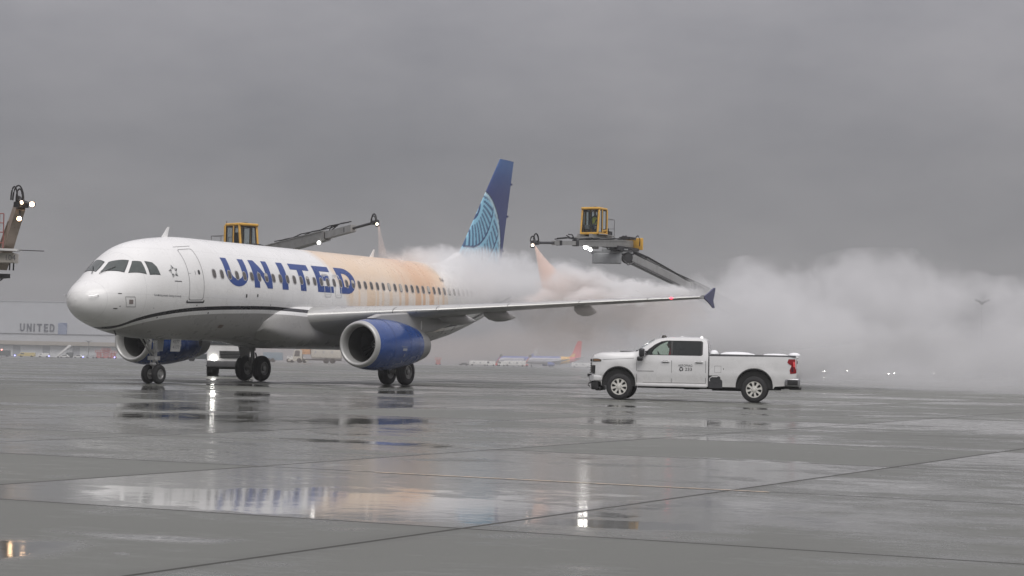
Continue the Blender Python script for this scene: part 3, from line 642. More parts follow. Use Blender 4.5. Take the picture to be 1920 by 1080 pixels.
for q in (-1, 1):
    b = MB(); b.lathe([(-.07, .01), (-.06, .085), (-.045, .095), (.05, .06), (.09, .02)], (gx-.16, q*.17, 1.68), 'x', 18); b.build('taxi_light', mat('lamp_glass', (.62, .63, .62), .12, .4), ng)
for q in (-1, 1):   # gear doors with the ship number in two lines
    b = MB(); b.prism([(gx+.55, 1.86), (gx+1.20, 1.86), (gx+1.12, 1.30), (gx+.50, 1.30)], q*.42-.015, q*.42+.015); dd = b.build('gear_door', mat('door_light', (.62, .62, .60), .35), ng)
    b = MB()
    for t_, zz in (('4177', 1.62), ('4177', 1.40)): add_text(b, t_, .20, lambda u, v: (gx+.60+u*1.0+.03, q*.42+q*.018, zz+v), width=.44)
    if q < 0: b.build('number', mat('stencil_dark', (.16, .16, .17), .5), dd, recalc=False)
# ---- tail fin with the globe
def fin_pt(u, v):        # u 0 leading edge..1 trailing edge, v 0 root..1 tip
    z = 5.55+v*6.22; le = 29.58+(z-5.55)*.832; te = 34.95+(z-5.55)*.230; return le+(te-le)*u, z
def smooth(a, b_, x):
    t = max(0, min(1, (x-a)/(b_-a))); return t*t*(3-2*t)
def globe_col(x, z):
    navy = Vector((.020, .036, .155)); blue = Vector((.028, .085, .260)); sky_ = Vector((.25, .52, .68)); light = Vector((.50, .68, .76)); deep = Vector((.014, .050, .150))
    c = blue.lerp(navy, smooth(11.6, 9.6, z))
    if z > 10.8: c = c.lerp(Vector((.05, .13, .33)), smooth(10.8, 11.7, z)*.7)
    r = math.hypot(x-31.98, z-7.18); edge = 2.94
    if r < edge:
        c = sky_.copy(); px, pz = 31.30, 9.62
        rho = math.hypot(x-px, z-pz); ang = math.degrees(math.atan2(z-pz, x-px))
        # rings of dark lozenges along the meridians, ring borders drawn as thin dark arcs
        for r0, r1, n_, duty in ((.25, 1.30, 11.0, .42), (1.55, 2.65, 8.5, .48), (2.90, 3.75, 6.5, .45), (3.95, 4.8, 5.5, .42)):
            if r0 < rho < r1:
                ph = ((ang+rho*6)/n_) % 1.0
                if ph < duty and rho > r0+.08: c = deep.lerp(sky_, .12)
            if abs(rho-r1-.06) < .055: c = deep.copy()
        k = smooth(2.62, 2.90, r); c = c.lerp(light, k*.85)
        if r > 2.90: c = light
    elif r < 3.02: c = Vector((.006, .012, .05))
    return c
b = MB(); NU, NV = 90, 110; side = {}
tf = lambda u: naca(u)*.10
for s_ in (-1, 1):
    for j in range(NV+1):
        for i in range(NU+1):
            u = (i/NU)**1.4; x, z = fin_pt(u, j/NV); ch = fin_pt(1, j/NV)[0]-fin_pt(0, j/NV)[0]
            side[(s_, i, j)] = len(b.V); b.V.append(Vector((x, s_*max(.0015, tf(u)*ch*.55), z)))
for s_ in (-1, 1):
    for j in range(NV):
        for i in range(NU):
            q = (side[(s_, i, j)], side[(s_, i+1, j)], side[(s_, i+1, j+1)], side[(s_, i, j+1)]); b.F.append(q if s_ < 0 else q[::-1]); b.M.append(0)
for i in range(NU): b.F.append((side[(-1, i, NV)], side[(-1, i+1, NV)], side[(1, i+1, NV)], side[(1, i, NV)])); b.M.append(0)
for j in range(NV):
    b.F.append((side[(-1, 0, j)], side[(-1, 0, j+1)], side[(1, 0, j+1)], side[(1, 0, j)])); b.M.append(0)
    b.F.append((side[(-1, NU, j)], side[(1, NU, j)], side[(1, NU, j+1)], side[(-1, NU, j+1)])); b.M.append(0)
mt, bs, n = newmat('fin_paint'); a_ = n.attr('globe').outputs['Color']; p = n.obj()
n.set(bs.inputs['Base Color'], n.mix(n.m('MULTIPLY', n.noise(p, 2.5, 4), .12), a_, (.3, .32, .36))); bs.inputs['Roughness'].default_value = .3; bs.inputs['Coat Weight'].default_value = .3
fin = b.build('tail_fin', mt, air, ang=40, recalc=False)
ca = fin.data.color_attributes.new('globe', 'FLOAT_COLOR', 'POINT')
ca.data.foreach_set('color', [q for v in fin.data.vertices for q in (*globe_col(v.co.x, v.co.z), 1)])
b = MB(); b.loft([[(x, s_*.02, z) for s_ in (-1, 1) for x in (fin_pt(0, 1)[0]+.02, fin_pt(1, 1)[0]-.02)][:2]+[(fin_pt(1, 1)[0]-.02, .06, z), (fin_pt(0, 1)[0]+.02, .06, z)] for z in (11.765, 11.80)]); b.build('fin_cap', mat('cap_grey', (.45, .45, .46), .35), fin)
b = MB()
for v in (.22, .52, .80):
    x, z = fin_pt(.995, v); b.box((x+.08, 0, z), (.16, .05, .10))
b.build('rudder_hinge', mat('fence_blue', (.06, .065, .14), .35), fin)
b = MB(); b.loft([[(x, s_*w, z) for s_, z in ((-1, 5.68), (-1, zt-.1), (0, zt), (1, zt-.1), (1, 5.68))] for x, w, zt in ((27.2, .02, 5.86), (28.5, .10, 6.0), (29.4, .18, 6.3), (30.2, .25, 6.6), (31.5, .28, 6.0))]); band_attr(b.build('fin_fillet', PAINT, fin))
for s_ in (-1, 1):
    b = MB(); rings = []
    for y in (.2, 1, 2, 3, 4, 5, 5.8, 6.22):
        le = 31.35+y*.62; ch = 3.9-y*.40; z0 = 4.85+y*.10; ts = [.5*(1-math.cos(PI*i/12)) for i in range(13)]
        rings.append([(le+ch*t, s_*y, z0+naca(t)*.10*ch) for t in reversed(ts)]+[(le+ch*t, s_*y, z0-naca(t)*.10*ch) for t in ts[1:-1]])
    b.loft(rings); b.build('tailplane', WGREY, air, ang=40)
# ================================================================== people
def skin_body(name, chains, parent, m_, lvl=1):
    """continuous body: chains of (point, radius) that share points grow one skinned surface"""
    idx = {}; V = []; Rr = []; Ed = []
    for ch in chains:
        last = None
        for p, r in ch:
            k = tuple(round(q, 4) for q in p)
            if k not in idx: idx[k] = len(V); V.append(p); Rr.append(r)
            if last is not None and last != idx[k]: Ed.append((last, idx[k]))
            last = idx[k]
    me = bpy.data.meshes.new(name); me.from_pydata(V, Ed, []); me.materials.append(m_)
    o = bpy.data.objects.new(name, me); COL.objects.link(o)
    if parent: o.parent = parent
    sk = o.modifiers.new('skin', 'SKIN'); sk.use_smooth_shade = True
    if not me.skin_vertices: me.skin_vertices.new(name='')
    for i, r in enumerate(Rr): me.skin_vertices[0].data[i].radius = (r, r)
    me.skin_vertices[0].data[0].use_root = True
    sb = o.modifiers.new('smooth', 'SUBSURF'); sb.levels = lvl; sb.render_levels = lvl
    return o
def seated_person(loc, rz, jacket, trousers, label, cat='person', vest=None, hat=None, grip=((.50, .16, .42), (.50, -.16, .42))):
    """a seated figure facing +x, hips at the origin"""
    skin_m = mat('skin', (.50, .32, .24), .5); hair = mat('dark_hair', (.03, .022, .018), .6)
    root = empty('person', loc, rz); tag(root, label, cat)
    ch = [[((0, 0, 0), .14), ((-.02, 0, .18), .145), ((-.03, 0, .38), .15), ((-.02, 0, .50), .10), ((0, 0, .58), .058), ((.01, 0, .66), .062)]]
    for s in (1, -1):
        ch.append([((-.03, 0, .38), .15), ((-.02, s*.13, .46), .085), ((-.01, s*.19, .44), .066), ((.10, s*.24, .24), .052), ((.30, s*.20, .32), .043), ((grip[0][0]-.06, s*.16, grip[0][2]), .030)])
        w = Vector((grip[0][0]-.06, s*.16, grip[0][2]))
        ch.append([(tuple(w), .030), (tuple(w+Vector((.05, 0, .01))), .034)])
        for k in range(4):      # fingers close round the wheel rim
            f0 = w+Vector((.085, s*(-.03+.02*k), .022)); ch.append([(tuple(w+Vector((.05, 0, .01))), .034), (tuple(f0), .010), (tuple(f0+Vector((.028, 0, -.012))), .009), (tuple(f0+Vector((.022, 0, -.036+.003*k))), .008)])
        t0 = w+Vector((.055, -s*.035, .0)); ch.append([(tuple(w+Vector((.05, 0, .01))), .034), (tuple(t0), .011), (tuple(t0+Vector((.03, -s*.006, -.012))), .009)])
        ch.append([((0, 0, 0), .14), ((.06, s*.10, -.01), .10), ((.42, s*.13, .02), .072), ((.46, s*.13, -.12), .058), ((.40, s*.13, -.40), .045), ((.42, s*.13, -.46), .045), ((.55, s*.13, -.48), .035)])
    skin_body('body', ch, root, jacket)
    b = MB()
    prof = [(-.125, .03), (-.10, .06), (-.06, .075), (0, .085), (.05, .082), (.09, .06), (.115, .015)]
    rings = []
    for z, r in prof: rings.append([(.02+(r*1.12*math.cos(2*PI*k/16))+(.012 if z < 0 else 0), r*.86*math.sin(2*PI*k/16), .76+z) for k in range(16)])
    b.loft(rings); b.ell((.118, 0, .745), (.022, .016, .03), 8, 6); b.ell((.10, 0, .70), (.012, .028, .008), 8, 4)
    for s in (1, -1): b.ell((.095, s*.034, .775), (.012, .016, .009), 8, 5); b.ell((.01, s*.08, .76), (.02, .012, .034), 8, 5)
    b.build('head', skin_m, root)
    b = MB(); b.ell((-.005, 0, .80), (.112, .088, .088), 14, 8); b.build('hair' if not hat else 'hat', hair if not hat else hat, root)
    if vest:
        b = MB(); b.loft([[(-.025+(.165+dx)*math.cos(2*PI*k/16), (.175+dx)*math.sin(2*PI*k/16), z) for k in range(16)] for z, dx in ((.02, -.01), (.2, .0), (.4, .0), (.48, -.06))], cap=False); b.build('vest', vest, root)
    return root
# ================================================================== pickup truck (local x runs from bumper to tailgate, -y faces the camera)
PT = Matrix.Translation((0, 0, 0))
def make_pickup():
    f = Vector((1.83, -21.53, 0)); r_ = Vector((3.61, -25.65, 0)); ax = (r_-f).normalized(); rz = R(-72.0); ax = Vector((math.cos(rz), math.sin(rz), 0))
    root = empty('pickup_truck', (0, 0, 0), rz)
    ny = Vector((-ax.y, ax.x, 0)); mid = (f+r_)/2-ax*((1.02+5.52)/2)+ny*.90; root.location = mid
    tag(root, 'white crew cab pickup truck numbered 233 driving in front of the wing', 'pickup truck')
    WH = mat('pickup_white', (.72, .72, .72), .28, 0, .03, 1.5, grime=.06, coat=.5); BK = mat('pickup_black', (.018, .018, .019), .5, 0, .2, 6); TRM = mat('trim_grey', (.20, .20, .20), .45); CHR = mat('chrome', (.58, .58, .59), .32, .6, .05)
    UND = mat('underbody', (.012, .012, .012), .8); GR = mat('pickup_seam', (.10, .10, .10), .5)
    nn = NT(WH); bsw = WH.node_tree.nodes['Principled BSDF']; src = bsw.inputs['Base Color'].links[0].from_socket; px_ = nn.xyz(nn.obj())
    dirt = nn.m('MULTIPLY', nn.step(nn.m('ADD', px_[2], nn.m('MULTIPLY', nn.m('SUBTRACT', nn.noise(nn.obj(), 3.5, 5, .65), .5), .5)), .40, .95, 1, 0), .38)
    nn.set(bsw.inputs['Base Color'], nn.mix(dirt, src, (.36, .35, .32)))      # road spray on the sills
    def Y(x, z):
        y = .985-.05*max(0, min(1, (.86-z)/.12))-.02*max(0, (.74-z)/.3)
        y += .012*math.exp(-((z-1.32)/.06)**2)-.010*math.exp(-((z-.98)/.16)**2)
        if x < 4.0 and z > 1.49 and x > 1.5: y -= .03+.20*max(0, (z-1.52)/.6)**1.15
        if x <= 1.7 and z > 1.36: y -= .13*((z-1.36)/.25)**2*(1 if x < 1.5 else max(0, (1.7-x)/.2))
        if x < .55: y -= .13*((.55-x)/.5)**2
        for xa in (1.0, 5.52):     # flared arches
            d = math.hypot(x-xa, (z-.52)*.95); y += .03*math.exp(-((d-.66)/.09)**2) if z < 1.3 else 0
        return y
    def arch(xc, rx, top, z0, k=18): return [(xc+rx*math.cos(PI*i/k), z0+(top-z0)*(abs(math.sin(PI*i/k))**.8)) for i in range(k+1)]
    AF = arch(1.0, .575, 1.13, .46); AR = arch(5.52, .62, 1.15, .46)
    topl = [(.085, .80), (.075, 1.0), (.095, 1.22), (.115, 1.37), (.17, 1.455), (.28, 1.505), (.42, 1.545), (.9, 1.578), (1.30, 1.592), (1.58, 1.612), (1.80, 1.75), (2.02, 1.905), (2.22, 2.02), (2.36, 2.068), (2.55, 2.10), (3.05, 2.125), (3.6, 2.115), (3.84, 2.085), (3.93, 2.03), (3.965, 1.90), (3.985, 1.55), (3.985, 1.0), (3.985, .50)]
    outline = topl+[(1.60, .50)]+AF+[(.40, .60), (.12, .62)]
    win = [(1.86, 1.525), (3.74, 1.525), (3.79, 1.57), (3.79, 1.97), (3.74, 2.015), (2.60, 2.015), (2.42, 1.985), (2.20, 1.875), (1.98, 1.70)]
    b = MB()
    for s in (-1, 1): b.surf(outline, .14, lambda u, v, s=s: (u, s*Y(u, v), v), [win])
    # the skin across the top and ends
    def strip(pts, lift=.035, k=8, wid=1.0, off=(0, 0), crown=True):
        rows = []
        for i, (x, z) in enumerate(pts):
            y = Y(x, z)*wid; row = []
            for j in range(k+1):
                t = -1+2*j/k; c = (1-t*t)
                fx = -.10*c if x < 2.3 and (z > 1.6 or x < .5) else 0
                row.append((x+fx+off[0], y*t, z+lift*c*(1 if z > 1.4 else 0)+off[1]))
            rows.append(row)
        return rows
    b.loft(strip(topl[:10]), cap=False, closed=False); b.loft(strip(topl[9:13]), cap=False, closed=False); b.loft(strip(topl[12:]), cap=False, closed=False)
    body = b.build('cab_body', WH, root, ang=32)
    b = MB(); b.loft([[(x, y, z) for x, y, z in r] for r in strip([(1.66, 1.662), (1.80, 1.75), (2.02, 1.905), (2.20, 2.01)], wid=.90, off=(-.012, .012))], cap=False, closed=False); b.build('windscreen', glass('windscreen_glass', (.70, .78, .74), .9), root, ang=60, recalc=False)
    b = MB(); b.loft([[(x, y, z) for x, y, z in r] for r in strip([(3.935, 2.0), (3.967, 1.88), (3.986, 1.58)], wid=.88, off=(.012, 0))], cap=False, closed=False); b.build('rear_window', mat('tinted_glass', (.05, .05, .06), .08, 0, .1, 4, spec=.8), root, ang=60, recalc=False)
    # side glass, black surround
    for s in (-1, 1):
        b = MB(); b.surf(inset(win, 1.012), .2, lambda u, v: (u, s*(Y(u, v)+.004), v), [inset(win, .955)]); b.surf([(2.735, 1.53), (2.80, 1.53), (2.80, 2.01), (2.735, 2.01)], .2, lambda u, v: (u, s*(Y(u, v)+.002), v)); b.build('window_surround', BK, root, recalc=False)
        MB().surf([(1.86, 1.525), (2.76, 1.525), (2.76, 2.015), (2.60, 2.015), (2.42, 1.985), (2.20, 1.875), (1.98, 1.70)], .2, lambda u, v: (u, s*(Y(u, v)-.012), v)).build('front_window', glass('clear_glass', (.78, .88, .80), .95), root, recalc=False)
        MB().surf([(2.77, 1.525), (3.74, 1.525), (3.79, 1.57), (3.79, 1.97), (3.74, 2.015), (2.77, 2.015)], .2, lambda u, v: (u, s*(Y(u, v)-.012), v)).build('rear_side_window', glass('privacy_glass', (.05, .055, .055), .25), root, recalc=False)
        # door seams, handles, rocker, mouldings
        seam = lambda P: b.surf(P, .2, lambda u, v: (u, s*(Y(u, v)+.002), v))
        b = MB()
        for P in ([(1.60, .62), (1.612, .62), (1.612, 1.50), (1.60, 1.50)], [(2.765, .60), (2.777, .60), (2.777, 1.50), (2.765, 1.50)], [(3.90, .60), (3.912, .60), (3.912, 1.50), (3.90, 1.50)], [(1.60, .60), (3.90, .60), (3.90, .612), (1.60, .612)], [(.45, 1.33), (1.50, 1.395), (1.50, 1.405), (.45, 1.34)]): seam(P)
        b.build('door_seam', GR, root, recalc=False)
        for x in (2.57, 3.69):
            b = MB(); b.rbox((x, s*(Y(x, 1.31)+.022), 1.315), (.27, .035, .038), .015); hd = b.build('door_handle', WH, root); MB().surf(rect(x-.01, 1.31, .20, .075, .03), .1, lambda u, v: (u, s*(Y(u, v)+.003), v)).build('handle_recess', TRM, hd, recalc=False)
        b = MB(); b.rbox((2.78, s*.955, .515), (2.36, .09, .10), .03); b.build('rocker_panel', mat('rocker_white', (.58, .58, .58), .4), root)
        b = MB(); b.surf(rect(1.90, .98, .55, .022, .008), .2, lambda u, v: (u, s*(Y(u, v)+.004), v)); b.build('door_badge', TRM, root, recalc=False)
        # towing mirror
        b = MB(); b.rbox((1.79, s*1.20, 1.60), (.19, .26, .28), .06); b.rbox((1.73, s*1.20, 1.39), (.20, .24, .15), .05); b.tube([(1.95, s*.96, 1.56), (1.86, s*1.12, 1.56)], .035, 8); b.tube([(1.95, s*.96, 1.64), (1.84, s*1.12, 1.62)], .025, 8); mr = b.build('wing_mirror', mat('mirror_black', (.03, .03, .032), .35), root)
        b = MB(); b.rbox((1.886, s*1.20, 1.60), (.012, .22, .24), .004); b.build('mirror_glass', CHR, mr)
    # interior
    SE = mat('seat_grey', (.07, .07, .072), .8); b = MB()
    for y in (-.42, .42):
        b.rbox((2.72, y, .96), (.52, .52, .16), .06); b.rbox((2.98, y, 1.40), (.16, .50, .66), .07); b.rbox((3.03, y, 1.84), (.10, .26, .18), .05)
    b.build('seat', SE, root); b = MB(); b.rbox((2.02, 0, 1.38), (.42, 1.70, .26), .08); b.rbox((2.1, 0, .98), (.3, 1.7, .7), .05); b.box((2.9, 0, .72), (2.0, 1.7, .08)); b.rbox((3.55, 0, 1.15), (.5, 1.55, .4), .1); b.build('dashboard', mat('interior_grey', (.05, .05, .052), .7), root)
    b = MB(); T = Matrix.Translation((2.34, -.42, 1.46)) @ Matrix.Rotation(R(65), 4, 'Y'); b.X = T
    b.loft([[((.19+.016*math.cos(a))*math.cos(2*PI*k/28), (.19+.016*math.cos(a))*math.sin(2*PI*k/28), .016*math.sin(a)) for a in [2*PI*q/8 for q in range(8)]] for k in range(29)], cap=False); b.X = T; b.box((0, 0, 0), (.36, .04, .02)); b.box((.08, 0, 0), (.16, .09, .03)); b.build('steering_wheel', BK, root)
    # arches, underbody
    for P, xc in ((AF, 1.0), (AR, 5.52)):
        for s in (-1, 1):
            b = MB(); b.loft([[(xc+(x-xc)*k, s*(Y(x, z)+o_), .46+(z-.46)*k) for x, z in P] for k, o_ in ((1.0, .004), (.955, .012), (.93, .0), (.90, -.10))], cap=False, closed=False); b.build('wheel_arch', BK, root, recalc=False)
            b = MB(); b.prism([(xc+(x-xc)*.97, .46+(z-.46)*.97) for x, z in P], s*.62, s*.93); b.build('arch_liner', UND, root)
    b = MB(); b.box((3.7, 0, .55), (5.6, .95, .18)); b.box((3.4, .0, .46), (.5, .8, .14)); b.box((4.7, -.3, .5), (1.2, .5, .26)); b.tube([(2.2, -.5, .45), (6.4, -.62, .47)], .045, 8); b.tube([(1.02, -.8, .44), (1.02, .8, .44)], .07, 10); b.tube([(5.52, -.8, .44), (5.52, .8, .44)], .08, 10); b.ell((5.52, .05, .44), (.2, .2, .19)); b.box((2.78, 0, .45), (2.3, 1.72, .06)); b.build('chassis', UND, root)
    # front end
    b = MB(); b.loft([[(x0-.10*(1-(t*t)), .97*t, z) for x0, z in ((.06, .62), (.03, .66), (.03, .77), (.07, .80), (.16, .80), (.16, .62))] for t in [-1+2*i/14 for i in range(15)]]); bp = b.build('front_bumper', CHR, root, ang=50)
    for s in (-1, 1): b = MB(); b.rbox((.26, s*.935, .71), (.36, .06, .17), .03); b.build('bumper_end', mat('bumper_white', (.64, .64, .64), .3, .1), root)
    b = MB(); b.rbox((.20, 0, .47), (.26, 1.80, .30), .05); b.rbox((.30, 0, .36), (.20, 1.7, .14), .04); b.build('air_dam', BK, root)
    for s in (-1, 1):
        b = MB(); b.tube([(.05, s*.45, .55), (-.06, s*.45, .53), (-.08, s*.45, .46), (-.02, s*.45, .42)], .022, 8); b.build('tow_hook', mat('hook_dark', (.05, .05, .05), .4, .6), root)
    b = MB(); b.box((-.02, 0, .60), (.10, .30, .12)); b.build('licence_plate', mat('plate_white', (.6, .6, .58), .4), root)
    b = MB(); b.box((-.03, -.62, .80), (.10, .16, .10)); b.build('bumper_sensor', BK, root)
    b = MB()
    for i in range(5): b.box((.02+.005*i, 0, .90+.075*i), (.06, 1.35, .03))
    b.box((.06, 0, 1.05), (.04, 1.45, .38)); b.build('grille', BK, root)
    for s in (-1, 1):
        b = MB(); b.surf([(.112, 1.26), (.40, 1.275), (.42, 1.33), (.30, 1.365), (.125, 1.365)], .06, lambda u, v: (u, s*(Y(u, v)+.006), v)); b.mi = 1; b.surf([(.15, 1.285), (.37, 1.295), (.38, 1.325), (.28, 1.345), (.15, 1.345)], .06, lambda u, v: (u, s*(Y(u, v)+.010), v))
        b.mi = 0; b.rbox((.075, s*.74, 1.31), (.10, .24, .10), .03); b.build('headlight', [mat('lamp_dark', (.05, .045, .04), .2, .2), mat('lamp_amber', (.30, .17, .10), .15, .2)], root, recalc=False)
        b = MB(); b.rbox((.095, s*.80, 1.02), (.07, .16, .28), .03); b.build('fog_light', mat('lamp_dark', (.05, .045, .04), .2, .2), root)
        b = MB(); b.surf([(.10, .86), (.20, .86), (.21, 1.14), (.115, 1.14)], .06, lambda u, v: (u, s*(Y(u, v)+.005), v)); b.build('side_grille', BK, root, recalc=False)
    # bonnet scoop and wiper cowl
    b = MB(); b.rbox((1.25, 0, 1.625), (.55, .75, .035), .015); b.build('bonnet_vent', BK, root); b = MB(); b.rbox((1.62, 0, 1.66), (.14, 1.5, .03), .01); b.build('wiper_cowl', BK, root)
    # roof beacon, antenna, roof snow light
    b = MB(); b.lathe([(-.03, .09), (.03, .085), (.07, .06), (.085, .01)], (2.46, -.32, 2.12), 'z', 18, True); b.build('roof_beacon', mat('beacon_black', (.03, .025, .02), .25), root)
    b = MB(); b.lathe([(-.03, .06), (.04, .05), (.07, .01)], (3.72, -.30, 2.12), 'z', 14, True); b.build('warning_light', emat('strobe_white', (1, .98, .95), .5), root)
    b = MB(); b.ell((3.05, -.2, 2.155), (.05, .03, .03)); b.build('roof_aerial', WH, root)
    # load bed
    bo = [(4.03, .50), (4.03, 1.52), (6.89, 1.545), (6.89, 1.0), (6.86, .60), (6.20, .55)]+AR+[(4.9, .50)]
    b = MB()
    for s in (-1, 1): b.surf(bo, .16, lambda u, v, s=s: (u, s*(Y(u, v)+.002-(.05*max(0, (u-6.6)/.3)**2)), v))
    for s in (-1, 1): b.loft([[(x, s*y, z) for y, z in ((Y(x, 1.52)-.0-(.05*max(0, (x-6.6)/.3)**2), 1.52+.009*(x-4.03)), (.88, 1.535+.009*(x-4.03)), (.86, 1.45))] for x in (4.03, 4.5, 5, 5.5, 6, 6.5, 6.7, 6.89)], cap=False, closed=False)
    b.loft([[(4.03, y, z) for z in (.5, 1.0, 1.53)] for y in (-.98, 0, .98)], cap=False, closed=False); bed = b.build('load_bed', WH, root, ang=32)
    b = MB(); b.rbox((6.865, 0, 1.17), (.07, 1.62, .74), .03); b.rbox((6.90, 0, 1.52), (.10, 1.7, .06), .02); tg = b.build('tailgate', WH, root); mbox('tailgate_handle', (6.91, 0, 1.36), (.03, .28, .09), BK, tg, .01)
    b = MB(); b.rbox((5.45, 0, 1.575), (2.80, 1.86, .03), .012); b.build('bed_cover', mat('cover_black', (.05, .05, .052), .6), root)
    for s in (-1, 1):
        b = MB(); b.rbox((5.46, s*.955, 1.55), (2.84, .07, .03), .01); b.build('bed_rail', mat('rail_grey', (.10, .10, .11), .5), root)
        P = [(4.0, .46), (4.0, .88), (4.30, .88), (4.38, .84), (4.46, .70), (4.47, .46)]
        MB().surf(P, .15, lambda u, v: (u, s*(Y(u, v)+.006), v)).build('bed_step', mat('step_dark', (.045, .046, .05), .55), root, recalc=False)
        b = MB(); b.surf([(4.20, .98), (4.42, .98), (4.42, 1.20), (4.20, 1.20)], .2, lambda u, v: (u, s*(Y(u, v)+.004), v), [[(4.207, .987), (4.413, .987), (4.413, 1.193), (4.207, 1.193)]]); b.surf(rect(4.50, 1.10, .025, .05, .01), .1, lambda u, v: (u, s*(Y(u, v)+.004), v)); b.build('fuel_flap', GR, root, recalc=False)
        yq = lambda u, v: (u, s*(Y(u, v)+.010-.05*max(0, (u-6.6)/.3)**2), v)
        b = MB(); b.surf([(6.60, 1.36), (6.64, 1.47), (6.86, 1.47), (6.875, 1.0), (6.70, .985), (6.68, 1.10), (6.74, 1.26), (6.66, 1.30)], .08, yq); b.rbox((6.875, s*.865, 1.23), (.05, .15, .46), .02); b.mi = 1
        b.surf([(6.79, 1.38), (6.85, 1.38), (6.86, 1.20), (6.80, 1.22)], .06, lambda u, v: (u, yq(u, v)[1]+s*.006, v)); b.mi = 2; b.surf([(6.74, 1.20), (6.79, 1.20), (6.80, 1.05), (6.74, 1.05)], .06, lambda u, v: (u, yq(u, v)[1]+s*.006, v))
        b.build('tail_light', [mat('lamp_red', (.26, .008, .014), .15), emat('tail_glow', (1, .10, .10), .25, (.5, .06, .07)), mat('lamp_maroon', (.05, .005, .02), .2)], root, recalc=False)
        b = MB(); [b.surf(rect(6.12+.045*i, 1.475, .034, .05-.012*(i % 3 == 1)), .1, lambda u, v: (u, s*(Y(6.2, 1.46)+.004), v)) for i in range(9)]
        if s < 0: b.build('bed_decal', mat('decal_grey', (.07, .07, .075), .5), root, recalc=False)
    b = MB(); b.rbox((6.93, 0, .70), (.18, 1.30, .22), .04)
    for s in (-1, 1): b.rbox((6.76, s*.86, .70), (.50, .22, .28), .06)
    rb = b.build('rear_bumper', mat('bumper_grey', (.33, .33, .34), .3, .7), root)
    for s in (-1, 1):
        b = MB(); b.rbox((6.78, s*.975, .70), (.34, .02, .17), .008); b.build('bumper_step', BK, rb)
    b = MB(); b.box((6.86, 0, .50), (.40, .14, .10)); b.box((6.60, 0, .52), (.5, 1.2, .08)); b.build('tow_hitch', UND, root)
    b = MB(); b.box((7.02, -.70, .545), (.05, .20, .05)); b.build('step_pad', TRM, root)
    # lettering on the rear door
    b = MB(); yy = -(Y(3.2, 1.2)+.004)
    for t_, x0, z0, w, sz in (('AEROMAG', 2.99, 1.155, .47, .105), ('233', 3.22, 1.02, .23, .145)): add_text(b, t_, sz, lambda u, v: (x0+u, yy, z0+v), width=w)
    b.build('door_lettering', mat('lettering_black', (.03, .03, .035), .5), root, recalc=False)
    b = MB(); cx, cz = 3.095, 1.072       # small round-arrows emblem before the number
    for k in range(3):
        a0 = R(90+120*k); pts = []
        P = [(cx+rr*math.cos(a0+R(t)), cz+rr*math.sin(a0+R(t))) for rr, t in ((.070, -48), (.075, 0), (.070, 36), (.088, 36), (.052, 66), (.026, 36), (.042, 36), (.040, 0), (.038, -48))]
        V, F = tess(P, .05); b.add([(u, yy, v) for u, v in V], F)
    b.build('door_emblem', mat('lettering_black', (.03, .03, .035), .5), root, recalc=False)
    # wheels
    RIM = mat('alloy_rim', (.74, .73, .68), .34, .35, .05, 5); TYR = MATS['tyre_rubber']
    for x in (1.02, 5.52):
        for s in (-1, 1):
            c = (x, s*.845, .44); b = MB(); w = .145
            b.lathe([(-w*.8, .272), (-w, .30), (-w*.98, .36), (-w*.86, .415), (-w*.6, .436), (w*.6, .436), (w*.86, .415), (w*.98, .36), (w, .30), (w*.8, .272)], c, 'y', 48); wh = b.build('wheel', TYR, root, ang=45)
            b = MB(); o_ = s*w
            b.lathe([(o_*.80, .274), (o_*.92, .268), (o_*.90, .250), (o_*.70, .243), (o_*.30, .235)], c, 'y', 40)
            for k in range(8):
                a = 2*PI*k/8+.2; ca, sa = math.cos(a), math.sin(a); V = []
                for rr, hw, oo in ((.085, .040, .86), (.17, .030, .90), (.25, .055, .88)):
                    for q in (-1, 1):
                        for dd in (0, -.028): V.append((c[0]+rr*ca-q*hw*sa, c[1]+o_*oo+s*dd, c[2]+rr*sa+q*hw*ca))
                b.add(V, [(0, 2, 6, 4), (4, 6, 10, 8), (0, 4, 5, 1), (4, 8, 9, 5), (2, 3, 7, 6), (6, 7, 11, 10)])
            b.lathe([(o_*.80, .105), (o_*.95, .095), (o_*1.02, .055), (o_*1.04, .003)], c, 'y', 24); b.build('rim', RIM, wh, ang=30)
            b = MB(); b.lathe([(o_*.45, .240), (o_*.46, .003)], c, 'y', 24); b.build('brake_disc', mat('brake_dark', (.025, .025, .025), .5, .4), wh)
            b = MB()
            for k in range(8): a = 2*PI*k/8; b.ell((c[0]+.075*math.cos(a), c[1]+o_*.99, c[2]+.075*math.sin(a)), (.012, .016, .012), 6, 4)
            b.build('wheel_nut', mat('nut_dark', (.08, .08, .085), .3, .7), wh)
    return root
pickup = make_pickup()
M4 = Matrix.Translation(pickup.location) @ Matrix.Rotation(pickup.rotation_euler.z, 4, 'Z')
p_ = M4 @ Vector((2.70, -.42, 1.13))
seated_person(p_, pickup.rotation_euler.z+PI, mat('red_jacket', (.50, .03, .06), .8), None, 'person in a red jacket driving the white pickup truck', grip=((.42, .16, .34), (0, 0, 0)))
